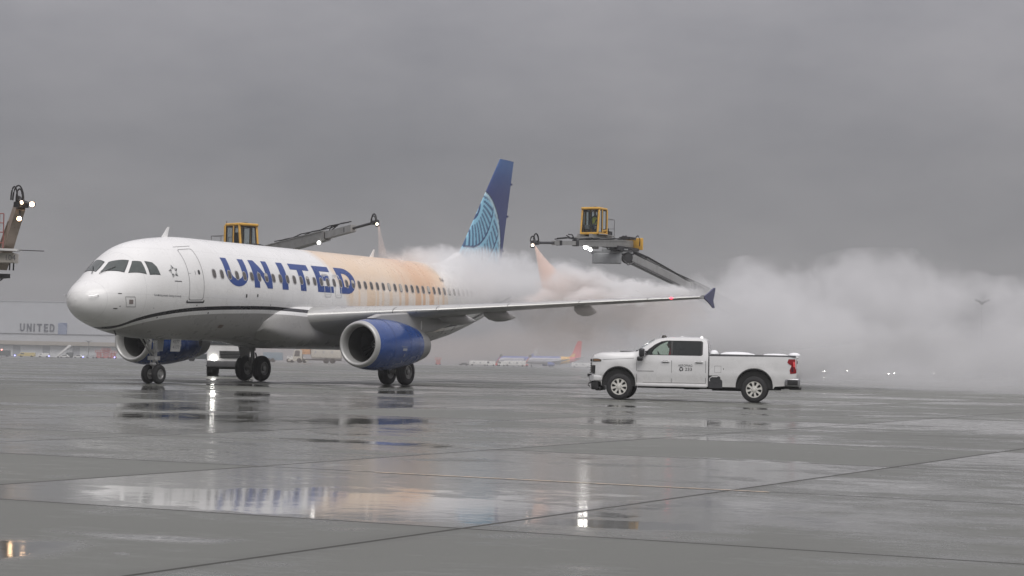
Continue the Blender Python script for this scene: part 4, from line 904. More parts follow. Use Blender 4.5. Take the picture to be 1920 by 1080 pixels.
# snow left on the bed cover
b = MB(); rnd = random.Random(3)
for x, y, rx, ry, h in ((4.15, -.55, .16, .35, .13), (4.9, -.3, .55, .55, .085), (5.0, .35, .5, .4, .06), (6.2, -.35, .42, .45, .05), (6.82, -.5, .20, .35, .09), (6.80, .4, .18, .3, .08)):
    n_ = 22; rings = []
    for j in range(6):
        t = j/5; rings.append([(x+rx*(1-t*t*.98)*math.cos(2*PI*k/n_)*(1+.12*noise.noise((k*.9, x, t))), y+ry*(1-t*t*.98)*math.sin(2*PI*k/n_), 1.592+h*math.sin(t*PI/2)*(1+.2*noise.noise((k*.5, y, t*2)))) for k in range(n_)])
    b.loft(rings)
sn = b.build('snow', mat('snow_white', (.82, .83, .84), .7, 0, .05, 8), None); sn.matrix_world = M4; tag(sn, 'thin white snow lying on the pickup bed cover', 'snow', kind='stuff')
# ================================================================== de-icing trucks
YEL = mat('cab_yellow', (.66, .38, .07), .38, 0, .10, 4, grime=.3); ALU = mat('boom_aluminium', (.30, .30, .29), .42, .45, .12, 3, grime=.35); DKS = mat('dark_steel', (.055, .055, .058), .5, .4, .2, 5); TWH = mat('truck_white', (.66, .66, .65), .35, 0, .05, 2, grime=.2); BLKR = mat('hose_rubber', (.015, .015, .016), .6); LAMP = emat('work_lamp', (1, .97, .92), 30); GRYP = mat('box_grey', (.30, .31, .32), .45, .2, .1, 3, grime=.3)
def deicer(label, base, heading, head, hyaw, arm0, arm1, turret_x=-2.6, box_sign=None, lamps=(), hood=False, railing=True, arm_w=.42, stub=False, hs=1.0, boff=(0, 0, -.55), lit=True, lamp=None, am=None):
    ALU_A = am or ALU
    base = Vector((base[0], base[1], ground_z(base[0], base[1]))); root = empty('deicing_truck', base, 0)
    tag(root, label, 'de-icing truck', 'de-icing trucks around the airliner')
    H = Matrix.Rotation(heading, 4, 'Z'); loc = lambda p: Vector(p)-base
    def part(name, m_, fn, parent=root, **k):
        b = MB(); b.X = k.pop('X', H); fn(b); return b.build(name, m_, parent, **k)
    # --- carrier truck (x forward)
    part('chassis', DKS, lambda b: (b.box((0, -.42, .78), (9.0, .12, .26)), b.box((0, .42, .78), (9.0, .12, .26)), [b.box((x, 0, .78), (.14, .9, .2)) for x in (-4, -2.4, 0, 2, 3.6)], b.box((0, 0, .52), (2.2, 2.2, .34)), b.box((-4.4, 0, .62), (.14, 2.3, .16))))
    TYR = MATS['tyre_rubber']
    for x, dual in ((3.15, 0), (-2.2, 1), (-3.5, 1)):
        for s in (-1, 1):
            wm = .29 if not dual else .56; b = MB(); c = (0, 0, 0); w = wm/2
            b.lathe([(-w*.85, .30), (-w, .34), (-w*.97, .46), (-w*.75, .515), (w*.75, .515), (w*.97, .46), (w, .34), (w*.85, .30)], c, 'y', 32); o = b.build('wheel', TYR, root, ang=45)
            o.matrix_local = H @ Matrix.Translation((x, s*(1.08 if not dual else .95), .515))
            b = MB(); b.lathe([(s*w*.9, .30), (s*w*.55, .27), (s*w*.5, .13), (s*w*.95, .11), (s*w*.98, .005)], c, 'y', 24); b.build('hub', mat('hub_white', (.45, .45, .44), .4, .3), o, ang=35)
    def cabf(b):
        if hood: prof = [(4.75, .95), (4.80, 1.45), (3.9, 1.75), (3.55, 1.85), (3.1, 2.72), (2.9, 2.85), (1.6, 2.85), (1.55, .85), (2.5, .85), (2.62, 1.15), (3.15, 1.35), (3.7, 1.15), (3.8, .85), (4.7, .85)]
        else: prof = [(4.6, .70), (4.64, 1.55), (4.45, 2.70), (4.3, 2.85), (2.55, 2.85), (2.5, .9), (2.55, 1.12), (3.15, 1.28), (3.75, 1.12), (3.85, .70)]
        b.prism(prof, -1.2, 1.2)
    cab = part('truck_cab', TWH, cabf, bevel=.06)
    gl = mat('truck_glass', (.03, .035, .036), .08, 0, .1, 3, spec=.8)
    wx = (3.50, 1.93, 3.16, 2.62) if hood else (4.645, 1.68, 4.50, 2.58)
    part('windscreen', gl, lambda b: b.loft([[(wx[0]+.035, y, wx[1]), (wx[2]+.035, y, wx[3])] for y in (-1.08, 0, 1.08)], cap=False, closed=False), cab, recalc=False)
    for s in (-1, 1):
        sx = (2.1, 3.1) if hood else (3.3, 4.35)
        part('side_window', gl, lambda b: b.add([(sx[0], s*1.206, 1.85), (sx[1]+.1, s*1.206, 1.85), (sx[1]-.12, s*1.206, 2.55), (sx[0], s*1.206, 2.55)], [(0, 1, 2, 3)]), cab, recalc=False)
        part('mirror', BLKR, lambda b: (b.rbox((4.55 if not hood else 3.5, s*1.48, 2.1), (.10, .20, .55), .03), b.tube([(4.45 if not hood else 3.3, s*1.2, 2.4), (4.5 if not hood else 3.45, s*1.45, 2.35)], .02, 6)), cab)
        fx = 4.80 if hood else 4.66
        part('headlight', (LAMP if s < 0 else emat('head_lamp_dim', (1, .97, .9), 3)) if lit else mat('lamp_glass', (.62, .63, .62), .12, .4), lambda b: b.lathe([(0, .13), (.03, .11), (.045, .01)], (fx, s*.85, .95 if not hood else 1.15), 'x', 16), cab)
        part('step', DKS, lambda b: (b.box((3.1 if not hood else 2.1, s*1.12, .55), (.6, .3, .05)), b.box((3.1 if not hood else 2.1, s*1.12, .85), (.6, .3, .05))), cab)
    part('bumper', mat('bumper_dark', (.08, .08, .085), .5), lambda b: b.rbox((4.72, 0, .66), (.18, 2.4, .34), .05), cab)
    part('grille', BLKR, lambda b: [b.box(((4.79 if hood else 4.655), 0, 1.0+.08*i), (.03, 1.1, .045)) for i in range(5)], cab)
    tk = part('tank', TWH, lambda b: b.rbox((-1.0, 0, 1.90), (6.4, 2.35, 1.75), .18, 4))
    for s in (-1, 1):
        for x in (-3.2, -1.7, -.2, 1.2): part('locker_door', mat('locker_grey', (.55, .55, .55), .4), lambda b: b.rbox((x, s*1.178, 1.55), (1.15, .03, .75), .01), tk)
    part('handrail', ALU, lambda b: [b.tube([(-3.9, s*1.05, 2.75), (-3.9, s*1.05, 3.35), (1.9, s*1.05, 3.35), (1.9, s*1.05, 2.75)], .025, 6) for s in (-1, 1)], tk)
    # --- mast and lifting boom
    tz = 2.95
    part('turret', ALU, lambda b: (b.lathe([(0, .75), (.25, .75), (.3, .6), (.75, .55)], (turret_x, 0, 2.7), 'z', 24, True), b.box((turret_x, -.38, 3.55), (.7, .12, .8)), b.box((turret_x, .38, 3.55), (.7, .12, .8))))
    tp = H @ Vector((turret_x, 0, 3.6)); hp = loc(head); I4 = Matrix.Identity(4)
    e = hp+Vector(boff); dv = e-tp
    def boomf(b):
        b.bar(tp+dv*.1+Vector((0, 0, .42)), tp+dv*.9+Vector((0, 0, .34)), .10, .08)
        b.bar(tp-dv.normalized()*.6, tp+dv*.62, .42, .52)
        up = Vector((0, 0, 1)); sd_ = dv.normalized().cross(up).normalized()
        for q in (-1, 1): b.bar(tp+dv*.02+sd_*q*.27+up*.26, tp+dv*.61+sd_*q*.27+up*.26, .05, .08); b.bar(tp+dv*.02+sd_*q*.27-up*.30, tp+dv*.61+sd_*q*.27-up*.30, .05, .08)
    part('lifting_boom', ALU, boomf, X=I4)
    part('boom_shade_and_collar', mat('boom_shade_grey', (.14, .14, .14), .45, .4, .15, 4), lambda b: (b.bar(tp-Vector((0, 0, .34)), tp+dv*.61-Vector((0, 0, .34)), .44, .10), b.bar(tp+dv*.6-Vector((0, 0, .24)), e-Vector((0, 0, .24)), .30, .08), b.bar(tp+dv*.60-Vector((0, 0, .36)), tp+dv*.60+Vector((0, 0, .34)), .56, .14)), X=I4)  # dark bars put shadow under the boom's lower edge; last bar is a collar
    part('boom_extension', mat('boom_inner', (.36, .36, .35), .4, .4, .1, 3, grime=.3), lambda b: b.bar(tp+dv*.55, e, .32, .38), X=I4)
    part('lift_cylinder', mat('cylinder_chrome', (.5, .5, .5), .2, .9), lambda b: (b.tube([tp+Vector((0, 0, -.6))+H.to_3x3() @ Vector((.5, 0, 0)), tp+dv*.28-Vector((0, 0, .35))], .09, 10)), X=I4)
    part('boom_hose', BLKR, lambda b: [b.tube([tp+dv*(i/10)+Vector((0, 0, .38+.05*math.sin(i*1.7+q)))+dv.normalized().cross(Vector((0, 0, 1)))*(.1*q) for i in range(11)], .035, 6) for q in (-1, 0, 1)], X=I4)
    # --- head: turntable, platform, operator cab (x forward = along the spray arm)
    K = Matrix.Translation(hp) @ Matrix.Rotation(hyaw, 4, 'Z') @ Matrix.Scale(hs, 4)
    hd = part('work_platform', ALU, lambda b: (b.lathe([(-.75, .30), (-.45, .30), (-.40, .50), (-.30, .50)], (0, 0, 0), 'z', 20, True), b.box((-.3, 0, -.22), (3.1, 1.15, .14)), b.box((-.2, -.35, -.08), (2.8, .18, .16)), b.box((-.2, .35, -.08), (2.8, .18, .16)), b.box((-1.15, 0, -.08), (.5, .9, .2))), X=K)
    tl = loc(arm0)-(loc(arm1)-loc(arm0)).normalized()*.95; KT = Matrix.Translation(tl) @ Matrix.Rotation(hyaw, 4, 'Z')
    if not stub: part('counterweight', YEL, lambda b: b.rbox((-.28, 0, .0), (.12, 1.0, .62), .03), hd, X=KT)
    part('tail_hose', BLKR, lambda b: [b.tube([(-.2, y, -.1), (-.24, y, .25), (-.05, y-.05, .42), (.25, y, .36), (.45, y, .15)], .03, 6) for y in (-.45, -.3, .35)], hd, X=KT)
    part('valve_block', DKS, lambda b: (b.box((.35, -.1, .26), (.8, .6, .12)), b.box((.6, 0, -.32), (1.5, .7, .16)), b.box((1.9, 0, -.34), (.9, .5, .22)), b.box((3.1, 0, -.30), (.7, .35, .14)), b.tube([(.1, -.3, -.25), (1.2, -.36, -.45), (2.4, -.3, -.40), (3.3, -.2, -.2)], .03, 6)), hd, X=KT)
    part('hydraulic_unit', DKS, lambda b: (b.box((-1.35, .1, .16), (.4, .7, .26)), b.box((.75, .2, -.36), (.9, .4, .2)), b.tube([(-1.6, -.3, .1), (-1.5, -.35, .5), (-1.25, -.35, .45), (-1.2, -.3, .05)], .03, 6), b.tube([(-1.6, .2, .1), (-1.45, .25, .46), (-1.2, .25, .4), (-1.1, .2, .0)], .03, 6), b.box((.3, 0, -.48), (1.2, .6, .12))), hd, X=K)
    part('platform_pipe', ALU, lambda b: [b.tube([(-1.5, y, z), (-.3, y, z+.02), (.6, y, z)], .035, 6) for y, z in ((-.58, .02), (-.60, -.12), (.58, .02), (-.52, .14))]+[b.box((x, -.60, -.02), (.10, .08, .34)) for x in (-1.2, -.5, .3)], hd, X=K)
    KE = Matrix.Translation(e) @ Matrix.Rotation(math.atan2(CR.y, CR.x), 4, 'Z')      # knuckle at the boom end
    part('pump_box', GRYP, lambda b: (b.rbox((-1.15, 0, -.10), (1.45, 1.0, .50), .03), b.box((-.9, 0, .20), (2.1, .9, .10)), b.box((-.75, 0, .32), (1.3, .7, .16))), hd, X=KE)
    part('pivot_head', DKS, lambda b: (b.tube([(-.12, -.5, -.05), (-.12, .5, -.05)], .27, 16), b.box((-.1, 0, .22), (.6, .8, .22)), b.tube([(-.3, -.52, -.2), (-.1, -.55, -.42), (.25, -.5, -.30)], .04, 6), b.tube([(.1, -.5, .3), (-.3, -.55, .15), (-.25, -.5, -.25)], .03, 6)), hd, X=KE)
    if railing:
        part('railing', mat('rail_steel', (.22, .22, .22), .4, .5), lambda b: (b.tube([(-1.7, -.5, -.1), (-1.7, -.5, .95), (-1.7, .5, .95), (-1.7, .5, -.1)], .022, 6), b.tube([(-1.7, -.5, .45), (-1.7, .5, .45)], .018, 6), b.tube([(-.6, -.5, .95), (-1.7, -.5, .95)], .022, 6), b.tube([(-.6, .5, .95), (-1.7, .5, .95)], .022, 6), b.tube([(-.6, -.5, .45), (-1.7, -.5, .45)], .018, 6), b.tube([(-.95, -.5, -.1), (-.95, -.5, .95)], .016, 6)), hd, X=K)
    # cab: posts, roof, sills, glazing; nose window leans forward at the foot
    cw, zb, zt, xb, xf, xft = .50, .02, 1.42, -.62, .60, .42
    oc = part('operator_cab', YEL, lambda b: (
        b.rbox((-.04, 0, zt+.03), (1.18, 1.10, .13), .05), b.rbox((-.01, 0, zb+.05), (1.26, 1.06, .14), .03),
        [b.bar((xb, s*cw, zb), (xb, s*cw, zt), .10, .13) for s in (-1, 1)], [b.bar((xf, s*cw, zb), (xft, s*cw, zt), .10, .09) for s in (-1, 1)], [b.bar((.02, s*cw, zb), (.02, s*cw, zt), .07, .09) for s in (-1, 1)],
        [b.bar((xb, s*cw, .30), (.02, s*cw, .22), .06, .10) for s in (-1, 1)], b.bar((xb, -cw, .30), (xb, cw, .30), .06, .5)), X=K, bevel=.02)
    cg = glass('cab_glass', (.80, .84, .84), .92); fm = mat('cab_seal', (.035, .022, .02), .5)
    def pane(P3, nm='cab_window'):
        c = sum((Vector(p) for p in P3), Vector())/4
        o = part(nm, cg, lambda b: b.add(P3, [(0, 1, 2, 3)]), oc, X=K, recalc=False)
        def fr(b):
            for i in range(4): b.bar(Vector(P3[i]), Vector(P3[(i+1) % 4]), .045, .045)
        part('window_seal', fm, fr, o, X=K)
    pane([(xf-.01, -cw+.07, .14), (xf-.01, cw-.07, .14), (xft-.01, cw-.07, zt-.07), (xft-.01, -cw+.07, zt-.07)], 'cab_windscreen')
    for s in (-1, 1):
        pane([(.08, s*cw, .14), (xf-.08, s*cw, .14), (xft-.06, s*cw, zt-.07), (.08, s*cw, zt-.07)])
        pane([(xb+.09, s*cw, .36), (-.05, s*cw, .30), (-.05, s*cw, zt-.07), (xb+.09, s*cw, zt-.07)], 'cab_door')
    pane([(xb, -cw+.08, .58), (xb, cw-.08, .58), (xb, cw-.08, zt-.07), (xb, -cw+.08, zt-.07)])
    part('seat', mat('seat_grey', (.07, .07, .072), .8), lambda b: (b.rbox((-.18, 0, .42), (.42, .42, .12), .05), b.rbox((-.40, 0, .78), (.12, .40, .66), .05), b.rbox((-.18, 0, .25), (.25, .25, .26), .03)), oc, X=K)
    part('control_desk', mat('desk_grey', (.42, .43, .43), .5), lambda b: (b.rbox((.34, -.20, .42), (.24, .26, .22), .03), b.rbox((.30, .28, .40), (.20, .16, .18), .03), b.tube([(.25, .1, .2), (.28, .1, .62)], .018, 6)), oc, X=K)
    part('roof_fitting', DKS, lambda b: (b.box((.0, .1, zt+.12), (.34, .14, .05)), b.tube([(-.6, -.45, zt+.08), (-.6, -.45, zt+.22)], .015, 5)), oc, X=K)
    # --- spray arm
    a0, a1 = loc(arm0), loc(arm1); av = a1-a0; ad = av.normalized(); up = Vector((0, 0, 1)); sd_ = ad.cross(up).normalized(); u2 = sd_.cross(ad)
    arm = part('spray_arm', ALU_A, lambda b: (b.bar(a0-ad*.8, a0+av*(.92 if stub else .56), arm_w*.8, arm_w, w1=arm_w*.7, h1=arm_w*.78), [b.bar(a0+av*(.02)+sd_*q*arm_w*.42+u2*arm_w*.45, a0+av*.55+sd_*q*arm_w*.36+u2*arm_w*.36, .05, .05) for q in (-1, 1)]), X=I4)
    part('arm_extension', mat('boom_inner', (.36, .36, .35), .4, .4, .1, 3, grime=.3), lambda b: b.bar(a0+av*.45, a0+av*.80, arm_w*.48, arm_w*.56), arm, X=I4)
    part('arm_tip', DKS, lambda b: (b.tube([a0+av*.76, a1], .065, 10), b.tube([a0+av*.74-u2*.12, a0+av*.74+u2*.12], .16, 10)), arm, X=I4)
    part('arm_bracket', DKS, lambda b: (b.box(a0+av*.565, (.25, .25, .30)), b.tube([a0+av*.57+u2*.1, a0+av*.60+u2*.40, a0+av*.64+u2*.42], .03, 6), b.tube([a0+av*.60+u2*.2, a0+av*.66+u2*.36], .03, 6)), arm, X=I4)
    part('arm_hose', BLKR, lambda b: [b.tube([a0+av*(.05+.09*i)+u2*(arm_w*.62+.05*math.sin(i*2.1+q))+sd_*q*.06 for i in range(9)], .03, 6) for q in (-1, 1)], arm, X=I4)
    # nozzle with its hose loops
    nzl = part('nozzle', DKS, lambda b: (b.tube([a1-ad*.25, a1+ad*.12], .10, 12), b.tube([a1+ad*.05, a1+ad*.12-u2*.22], .07, 10, r1=.10), b.box(a1-ad*.35, (.2, .2, .2))), X=I4)
    part('hose_loop', BLKR, lambda b: (b.tube([a1-ad*.55+u2*.08]+[a1-ad*(.30-.28*math.cos(t))+u2*(.10+.32*math.sin(t)) for t in [PI-PI*i/10 for i in range(11)]]+[a1+ad*.05], .035, 8), b.tube([a1-ad*.45+sd_*.1]+[a1-ad*(.15-.26*math.cos(t))+u2*(.06+.24*math.sin(t))+sd_*.1 for t in [PI-PI*i/10 for i in range(11)]], .03, 8)), nzl, X=I4)
    if stub: part('hose_bundle', BLKR, lambda b: [b.tube([a1+CR*(x0+w_*math.cos(t))+Vector((0, 0, .05+h_*math.sin(t)))-FWD*.1*q for t in [PI*i/12 for i in range(13)]], .03, 7) for q, (x0, w_, h_) in enumerate(((-.12, .20, .55), (-.05, .12, .42), (-.22, .12, .50)))]+[b.tube([a1+CR*.1, a1+CR*.38-Vector((0, 0, .1))], .05, 8), b.box(a1-Vector((0, 0, .12)), (.5, .3, .2))], nzl, X=I4)
    part('nozzle_lamp', emat('nozzle_lamp', (1, .75, .55), 6), lambda b: b.ell(a1+ad*.08-u2*.12-FWD*.10, (.07, .07, .07), 8, 6), nzl, X=I4)
    for p, r in lamps:
        q = loc(p); lm = part('work_light', DKS, lambda b: (b.ell(q+FWD*.10, (r*1.25, r*1.25, r*1.25), 12, 8), b.tube([q+FWD*.1, a0+av*max(.0, min(1, (q-a0).dot(av)/av.length_squared))], .035, 6)), X=I4)
        part('bulb', lamp or LAMP, lambda b: b.ell(q, (r, r, r), 12, 8), lm, X=I4)
    if box_sign:
        P0 = loc(box_sign[0]); ax_ = CR.copy(); ax_.z = 0; ax_.normalize(); bk = Vector((-ax_.y, ax_.x, 0))
        bx = part('number_box', mat('sign_beige', (.46, .43, .38), .5, 0, .1, 3, grime=.3), lambda b: b.box((0, .4, 0), (2.6, .8, .36)), X=Matrix.Translation(P0-ax_*1.2) @ Matrix.Rotation(math.atan2(ax_.y, ax_.x), 4, 'Z'))
        b = MB(); add_text(b, box_sign[1], .30, lambda u, v: P0-ax_*.18+ax_*u-bk*.004+Vector((0, 0, -.10+v)), width=.36); b.build('number', mat('stencil_dark', (.16, .16, .17), .5), bx, recalc=False)
        part('feeler_rod', DKS, lambda b: b.tube([P0+Vector((0, 0, .32))-ax_*1.4, P0+Vector((0, 0, .27))+ax_*1.25], .018, 6), X=I4)
        part('ledge', TWH, lambda b: (b.bar(P0+Vector((0, 0, .30))-ax_*1.6, P0+Vector((0, 0, .28))+ax_*.32, .7, .08)), X=I4)
        part('basket_frame', mat('frame_red', (.30, .10, .09), .5), lambda b: ([b.tube([P0-ax_*(.30+.16*i)+Vector((0, 0, .34)), P0-ax_*(.30+.16*i)+Vector((0, 0, 1.65))], .022, 6) for i in range(4)], [b.tube([P0-ax_*1.3+Vector((0, 0, z)), P0-ax_*.30+Vector((0, 0, z))], .022, 6) for z in (.55, .95, 1.3, 1.65)]), X=I4)
    return root, K
pB = at(432, 690, 112)
B_, Kb = deicer('white de-icing truck behind the airliner, its yellow cab above the fuselage', (pB.x, pB.y), R(214), at(453, 480, 112), R(-108), at(508, 470, 110), at(706, 416, 98), lamps=((at(598, 455, 103.5), .10),), turret_x=-1.8, arm_w=.62, hs=1.18, lamp=emat('work_lamp_dim', (1, .97, .92), 5))
hR = at(1113, 441, 104); pC = at(1447, 690, 124)
C_, Kc = deicer('de-icing boom with yellow cab spraying orange fluid onto the wing', (pC.x, pC.y), R(207), hR, R(180.6), at(1172, 457, 104.3), at(1000, 455, 94), lamps=((at(1098, 463, 100), .11), (at(1107, 468, 100), .08)), arm_w=.36, hs=.93, boff=CR*1.85+Vector((0, 0, -1.12)), lit=False)
A_, Ka = deicer('de-icing boom numbered 104 at the left edge with two bright lamps', (at(-330, 735, 79).x, at(-330, 735, 79).y), R(-60), at(-70, 462, 78), math.atan2(2.1, 1.4), at(10, 472, 77.5), at(40, 378, 75.5), lamps=((at(60, 383, 75.3), .09), (at(36, 410, 75.3), .085)), stub=True, box_sign=(at(20, 483, 76.5), '104'), arm_w=.50, am=mat('boom_tan', (.36, .30, .25), .5, .1, .15, 3, grime=.4), railing=True, lamp=emat('work_lamp_warm', (1, .62, .34), 14))
M_ = Matrix.Translation(C_.location) @ Kc
seated_person(M_ @ Vector((-.16, .0, .50)), M_.to_euler().z, mat('work_jacket', (.06, .065, .08), .8), None, 'operator in a yellow safety vest seated inside the de-icing cab', grip=((.44, .16, .12), (0, 0, 0)), vest=mat('vest_yellow', (.60, .66, .08), .7))
# ================================================================== far side of the field
AZ = math.atan2(CR.y, CR.x)
def gp(px, D):
    p = at(px, 660, D); return Vector((p.x, p.y, ground_z(p.x, p.y)))
LT = mat('far_tyre', (.02, .02, .02), .8); FG = mat('far_glass', (.03, .035, .04), .1)
def far_thing(name, label, cat, px, D, rz=0.0, group=None):
    o = empty(name, gp(px, D), AZ+rz); tag(o, label, cat, group); return o
def vehicle(name, label, cat, px, D, L_, H_, W_, body, rz=0.0, kind='car', group=None):
    """small road vehicle, local x along its length"""
    r = far_thing(name, label, cat, px, D, rz, group); h = L_/2
    if kind == 'car':
        P = [(-h, .35), (-h, .75), (-h*.55, .92), (-h*.28, H_), (h*.45, H_), (h*.8, .95), (h, .85), (h, .35)]; gw = [(-h*.46, .95), (-h*.26, H_-.08), (h*.43, H_-.08), (h*.66, .95)]
    elif kind == 'van':
        P = [(-h, .4), (-h, 1.15), (-h*.80, 1.3), (-h*.62, H_-.1), (-h*.5, H_), (h, H_), (h, .4)]; gw = [(-h*.70, 1.3), (-h*.56, H_-.25), (-h*.25, H_-.25), (-h*.25, 1.3)]
    else:   # cab with a box or tank behind
        P = [(-h, .5), (-h, 1.5), (-h*.93, H_*.72), (-h*.62, H_*.72), (-h*.62, .5)]; gw = [(-h*.95, 1.4), (-h*.90, H_*.68), (-h*.72, H_*.68), (-h*.72, 1.4)]
    MB().prism(P, -W_/2, W_/2).build('body', body, r, bevel=.06)
    for s in (-1, 1): b = MB(); b.prism(gw, s*(W_/2+.0), s*(W_/2+.02)); b.build('side_window', FG, r)
    for x in ((-h*.62, h*.62) if kind != 'truck' else (-h*.74, h*.35, h*.62)):
        for s in (-1, 1):
            rr = .33 if kind == 'car' else (.38 if kind == 'van' else .52); b = MB(); b.lathe([(-.12, rr*.6), (-.12, rr), (.12, rr), (.12, rr*.6)], (x, s*(W_/2-.08), rr), 'y', 16, True); b.build('wheel', LT, r)
    return r
FW = mat('far_white', (.66, .66, .64), .4, grime=.1); FC = mat('far_cream', (.52, .50, .44), .5, grime=.2); FR = mat('far_red', (.45, .06, .05), .5); FD = mat('far_dark', (.06, .07, .07), .5); FGR = mat('far_grey', (.34, .35, .36), .5); FB = mat('far_blue', (.16, .24, .30), .5); FO = mat('far_orange', (.55, .27, .10), .6, 0, .3, 3); FY = mat('far_yellow', (.50, .40, .16), .5)
# ---- hangar with the sign
hg = far_thing('hangar', 'pale grey hangar with UNITED sign on its wall', 'hangar', 150, 1040, R(-9))
HW = mat('hangar_wall', (.38, .39, .41), .6, 0, .05, .2); b = MB(); b.box((-10, 20, 14.2), (110, 40, 28.4)); b.build('wall', HW, hg)
b = MB(); b.box((-10, 20, 28.6), (110.6, 40.6, .4)); b.build('roof', mat('hangar_roof', (.39, .40, .42), .6), hg)
b = MB(); b.box((-10, -.15, 11.9), (110, .3, .35)); b.build('wall_trim', mat('trim_dark', (.10, .10, .11), .6), hg)
b = MB(); b.box((-10, -1.5, 7.2), (110, 3, 2.0)); b.build('canopy', mat('canopy_tan', (.30, .27, .23), .6), hg)
for i in range(7): MB().box((-58+16*i, -.1, 3.0), (12, .2, 5.6)).build('hangar_door', mat('hangar_door', (.62, .63, .64), .5), hg)
LT_ = [([(0, 1), (0, .45)]+arc(.36, .40, .36, .40, 180, 360, 8)+[(.72, 1), (.54, 1), (.54, .40)]+arc(.36, .40, .18, .22, 360, 180, 8)+[(.18, 1)], []), ([(0, 0), (0, 1), (.18, 1), (.54, .36), (.54, 1), (.72, 1), (.72, 0), (.54, 0), (.18, .64), (.18, 0)], []), ([(0, 0), (0, 1), (.18, 1), (.18, 0)], []), ([(.27, 0), (.27, .82), (0, .82), (0, 1), (.72, 1), (.72, .82), (.45, .82), (.45, 0)], []), ([(0, 0), (0, 1), (.62, 1), (.62, .82), (.18, .82), (.18, .59), (.55, .59), (.55, .41), (.18, .41), (.18, .18), (.62, .18), (.62, 0)], []), ([(0, 0), (0, 1), (.35, 1)]+arc(.35, .5, .37, .5, 90, -90, 10)+[(.35, 0)], [[(.18, .18), (.34, .18)]+arc(.34, .5, .20, .32, -90, 90, 8)+[(.18, .82)]])]
sg = MB(); X0 = -32.6
for (P, H), dx in zip(LT_, (0, 3.75, 7.35, 9.25, 13.0, 16.1)):
    for yy in (-.35,): V, F = tess(P, .5, H); sg.add([(X0+dx+u*3.6, yy, 13.1+v*4.0) for u, v in V], F)
    n_ = len(P); sg.add([(X0+dx+u*3.6, yy, 13.1+v*4.0) for yy in (-.35, -.02) for u, v in P], [(i, (i+1) % n_, (i+1) % n_+n_, i+n_) for i in range(n_)])
sg.build('sign_letters', mat('sign_navy', (.035, .04, .06), .4), hg, recalc=False)
b = MB(); b.box((-9.6, -.2, 14.8), (4.6, .4, 5.9)); lg = b.build('sign_emblem', mat('emblem_blue', (.10, .13, .24), .4), hg)
b = MB()
for i in range(5): b.lathe([(0, 1.2+1.0*i), (.03, 1.2+1.0*i+.35)], (-12, -.43, 11.9), 'y', 28)
V = [v for v in b.V]; bb = MB()
for f in b.F:
    c = sum((V[i] for i in f), Vector())/4
    if -11.8 < c.x < -7.4 and 12.0 < c.z < 17.6: bb.add([V[i] for i in f], [tuple(range(len(f)))])
bb.build('emblem_arcs', mat('emblem_pale', (.30, .34, .42), .4), lg, recalc=False)
# ---- ramp clutter under the hangar wall
def light_pole(label, px, D, h, n_=4, r_=.2, m_=None):
    r = far_thing('light_mast', label, 'light mast', px, D); st_ = m_ or mat('mast_steel', (.13, .13, .13), .5, .4)
    MB().tube([(0, 0, 0), (0, 0, h)], r_, 10, r1=r_*.55).build('pole', st_, r); b = MB(); b.bar((0, 0, h-.5), (-1.15, 0, h+.1), .14, .16); b.bar((0, 0, h-.5), (1.15, 0, h+.1), .14, .16); b.ell((0, 0, h-.45), (.4, .4, .32)); b.build('crossarm', mat('mast_dark', (.035, .035, .037), .5), r)
    for i in range(n_): x = -1.2+2.4*i/(n_-1); MB().rbox((x, -.25, h-.35+.42*abs(x)), (.50, .5, .38), .08).build('lamp_head', mat('mast_dark', (.035, .035, .037), .5), r)
    return r
light_pole('slim light mast standing before the hangar', 166, 990, 8.3)
st = far_thing('boarding_stairs', 'white boarding stairs parked before the hangar', 'boarding stairs', 117, 985)
b = MB()
for i in range(16): b.box((-3.0+.40*i, 0, .45+.33*i), (.45, 1.6, .08))
b.build('steps', FGR, st)
for s in (-1, 1): b = MB(); b.prism([(-3.3, .1), (-2.6, .1), (3.8, 5.4), (3.8, 6.3), (3.2, 6.3)], s*.85-.04, s*.85+.04); b.build('side_panel', FW, st)
b = MB(); b.box((3.9, 0, 5.5), (1.4, 1.8, .12)); b.bar((3.6, -.7, .4), (3.6, -.7, 5.5), .15, .15); b.bar((3.6, .7, .4), (3.6, .7, 5.5), .15, .15); b.bar((0, 0, .5), (3.6, 0, 3.4), .2, .2); b.box((.5, 0, .5), (6.5, 1.6, .25)); b.build('support_frame', FGR, st)
for x in (-2, 3): 
    for s in (-1, 1): b = MB(); b.lathe([(-.1, .2), (-.1, .36), (.1, .36), (.1, .2)], (x, s*.8, .36), 'y', 12, True); b.build('wheel', LT, st)
vehicle('service_tug', 'dark ramp tug with a small blue cab beside the boarding stairs', 'tug', 130, 975, 3.6, 2.6, 2, FD, kind='van')
vehicle('parked_car', 'white car parked before the foot of the boarding stairs', 'car', 121, 960, 4.6, 1.5, 1.8, FW, group='white cars before the hangar')
vehicle('parked_car', 'white car parked just right of the boarding stairs', 'car', 147, 962, 4.6, 1.5, 1.8, FW, group='white cars before the hangar')
vehicle('service_truck', 'dark truck with a red light at the left edge of the ramp', 'truck', 5, 950, 7, 3.0, 2.4, FD, kind='van')
vehicle('flat_trailer', 'tan equipment cart low on the ramp before the hangar', 'trailer', 50, 955, 8, 2.1, 2.2, FY, kind='van')
vehicle('parked_van', 'pale van on the ramp between tan cart and boarding stairs', 'van', 82, 958, 5.2, 1.9, 1.9, FW, kind='van')
vehicle('baggage_tug', 'grey tug standing at the foot of the light mast', 'tug', 170, 955, 4.5, 1.7, 1.8, FGR, kind='van')
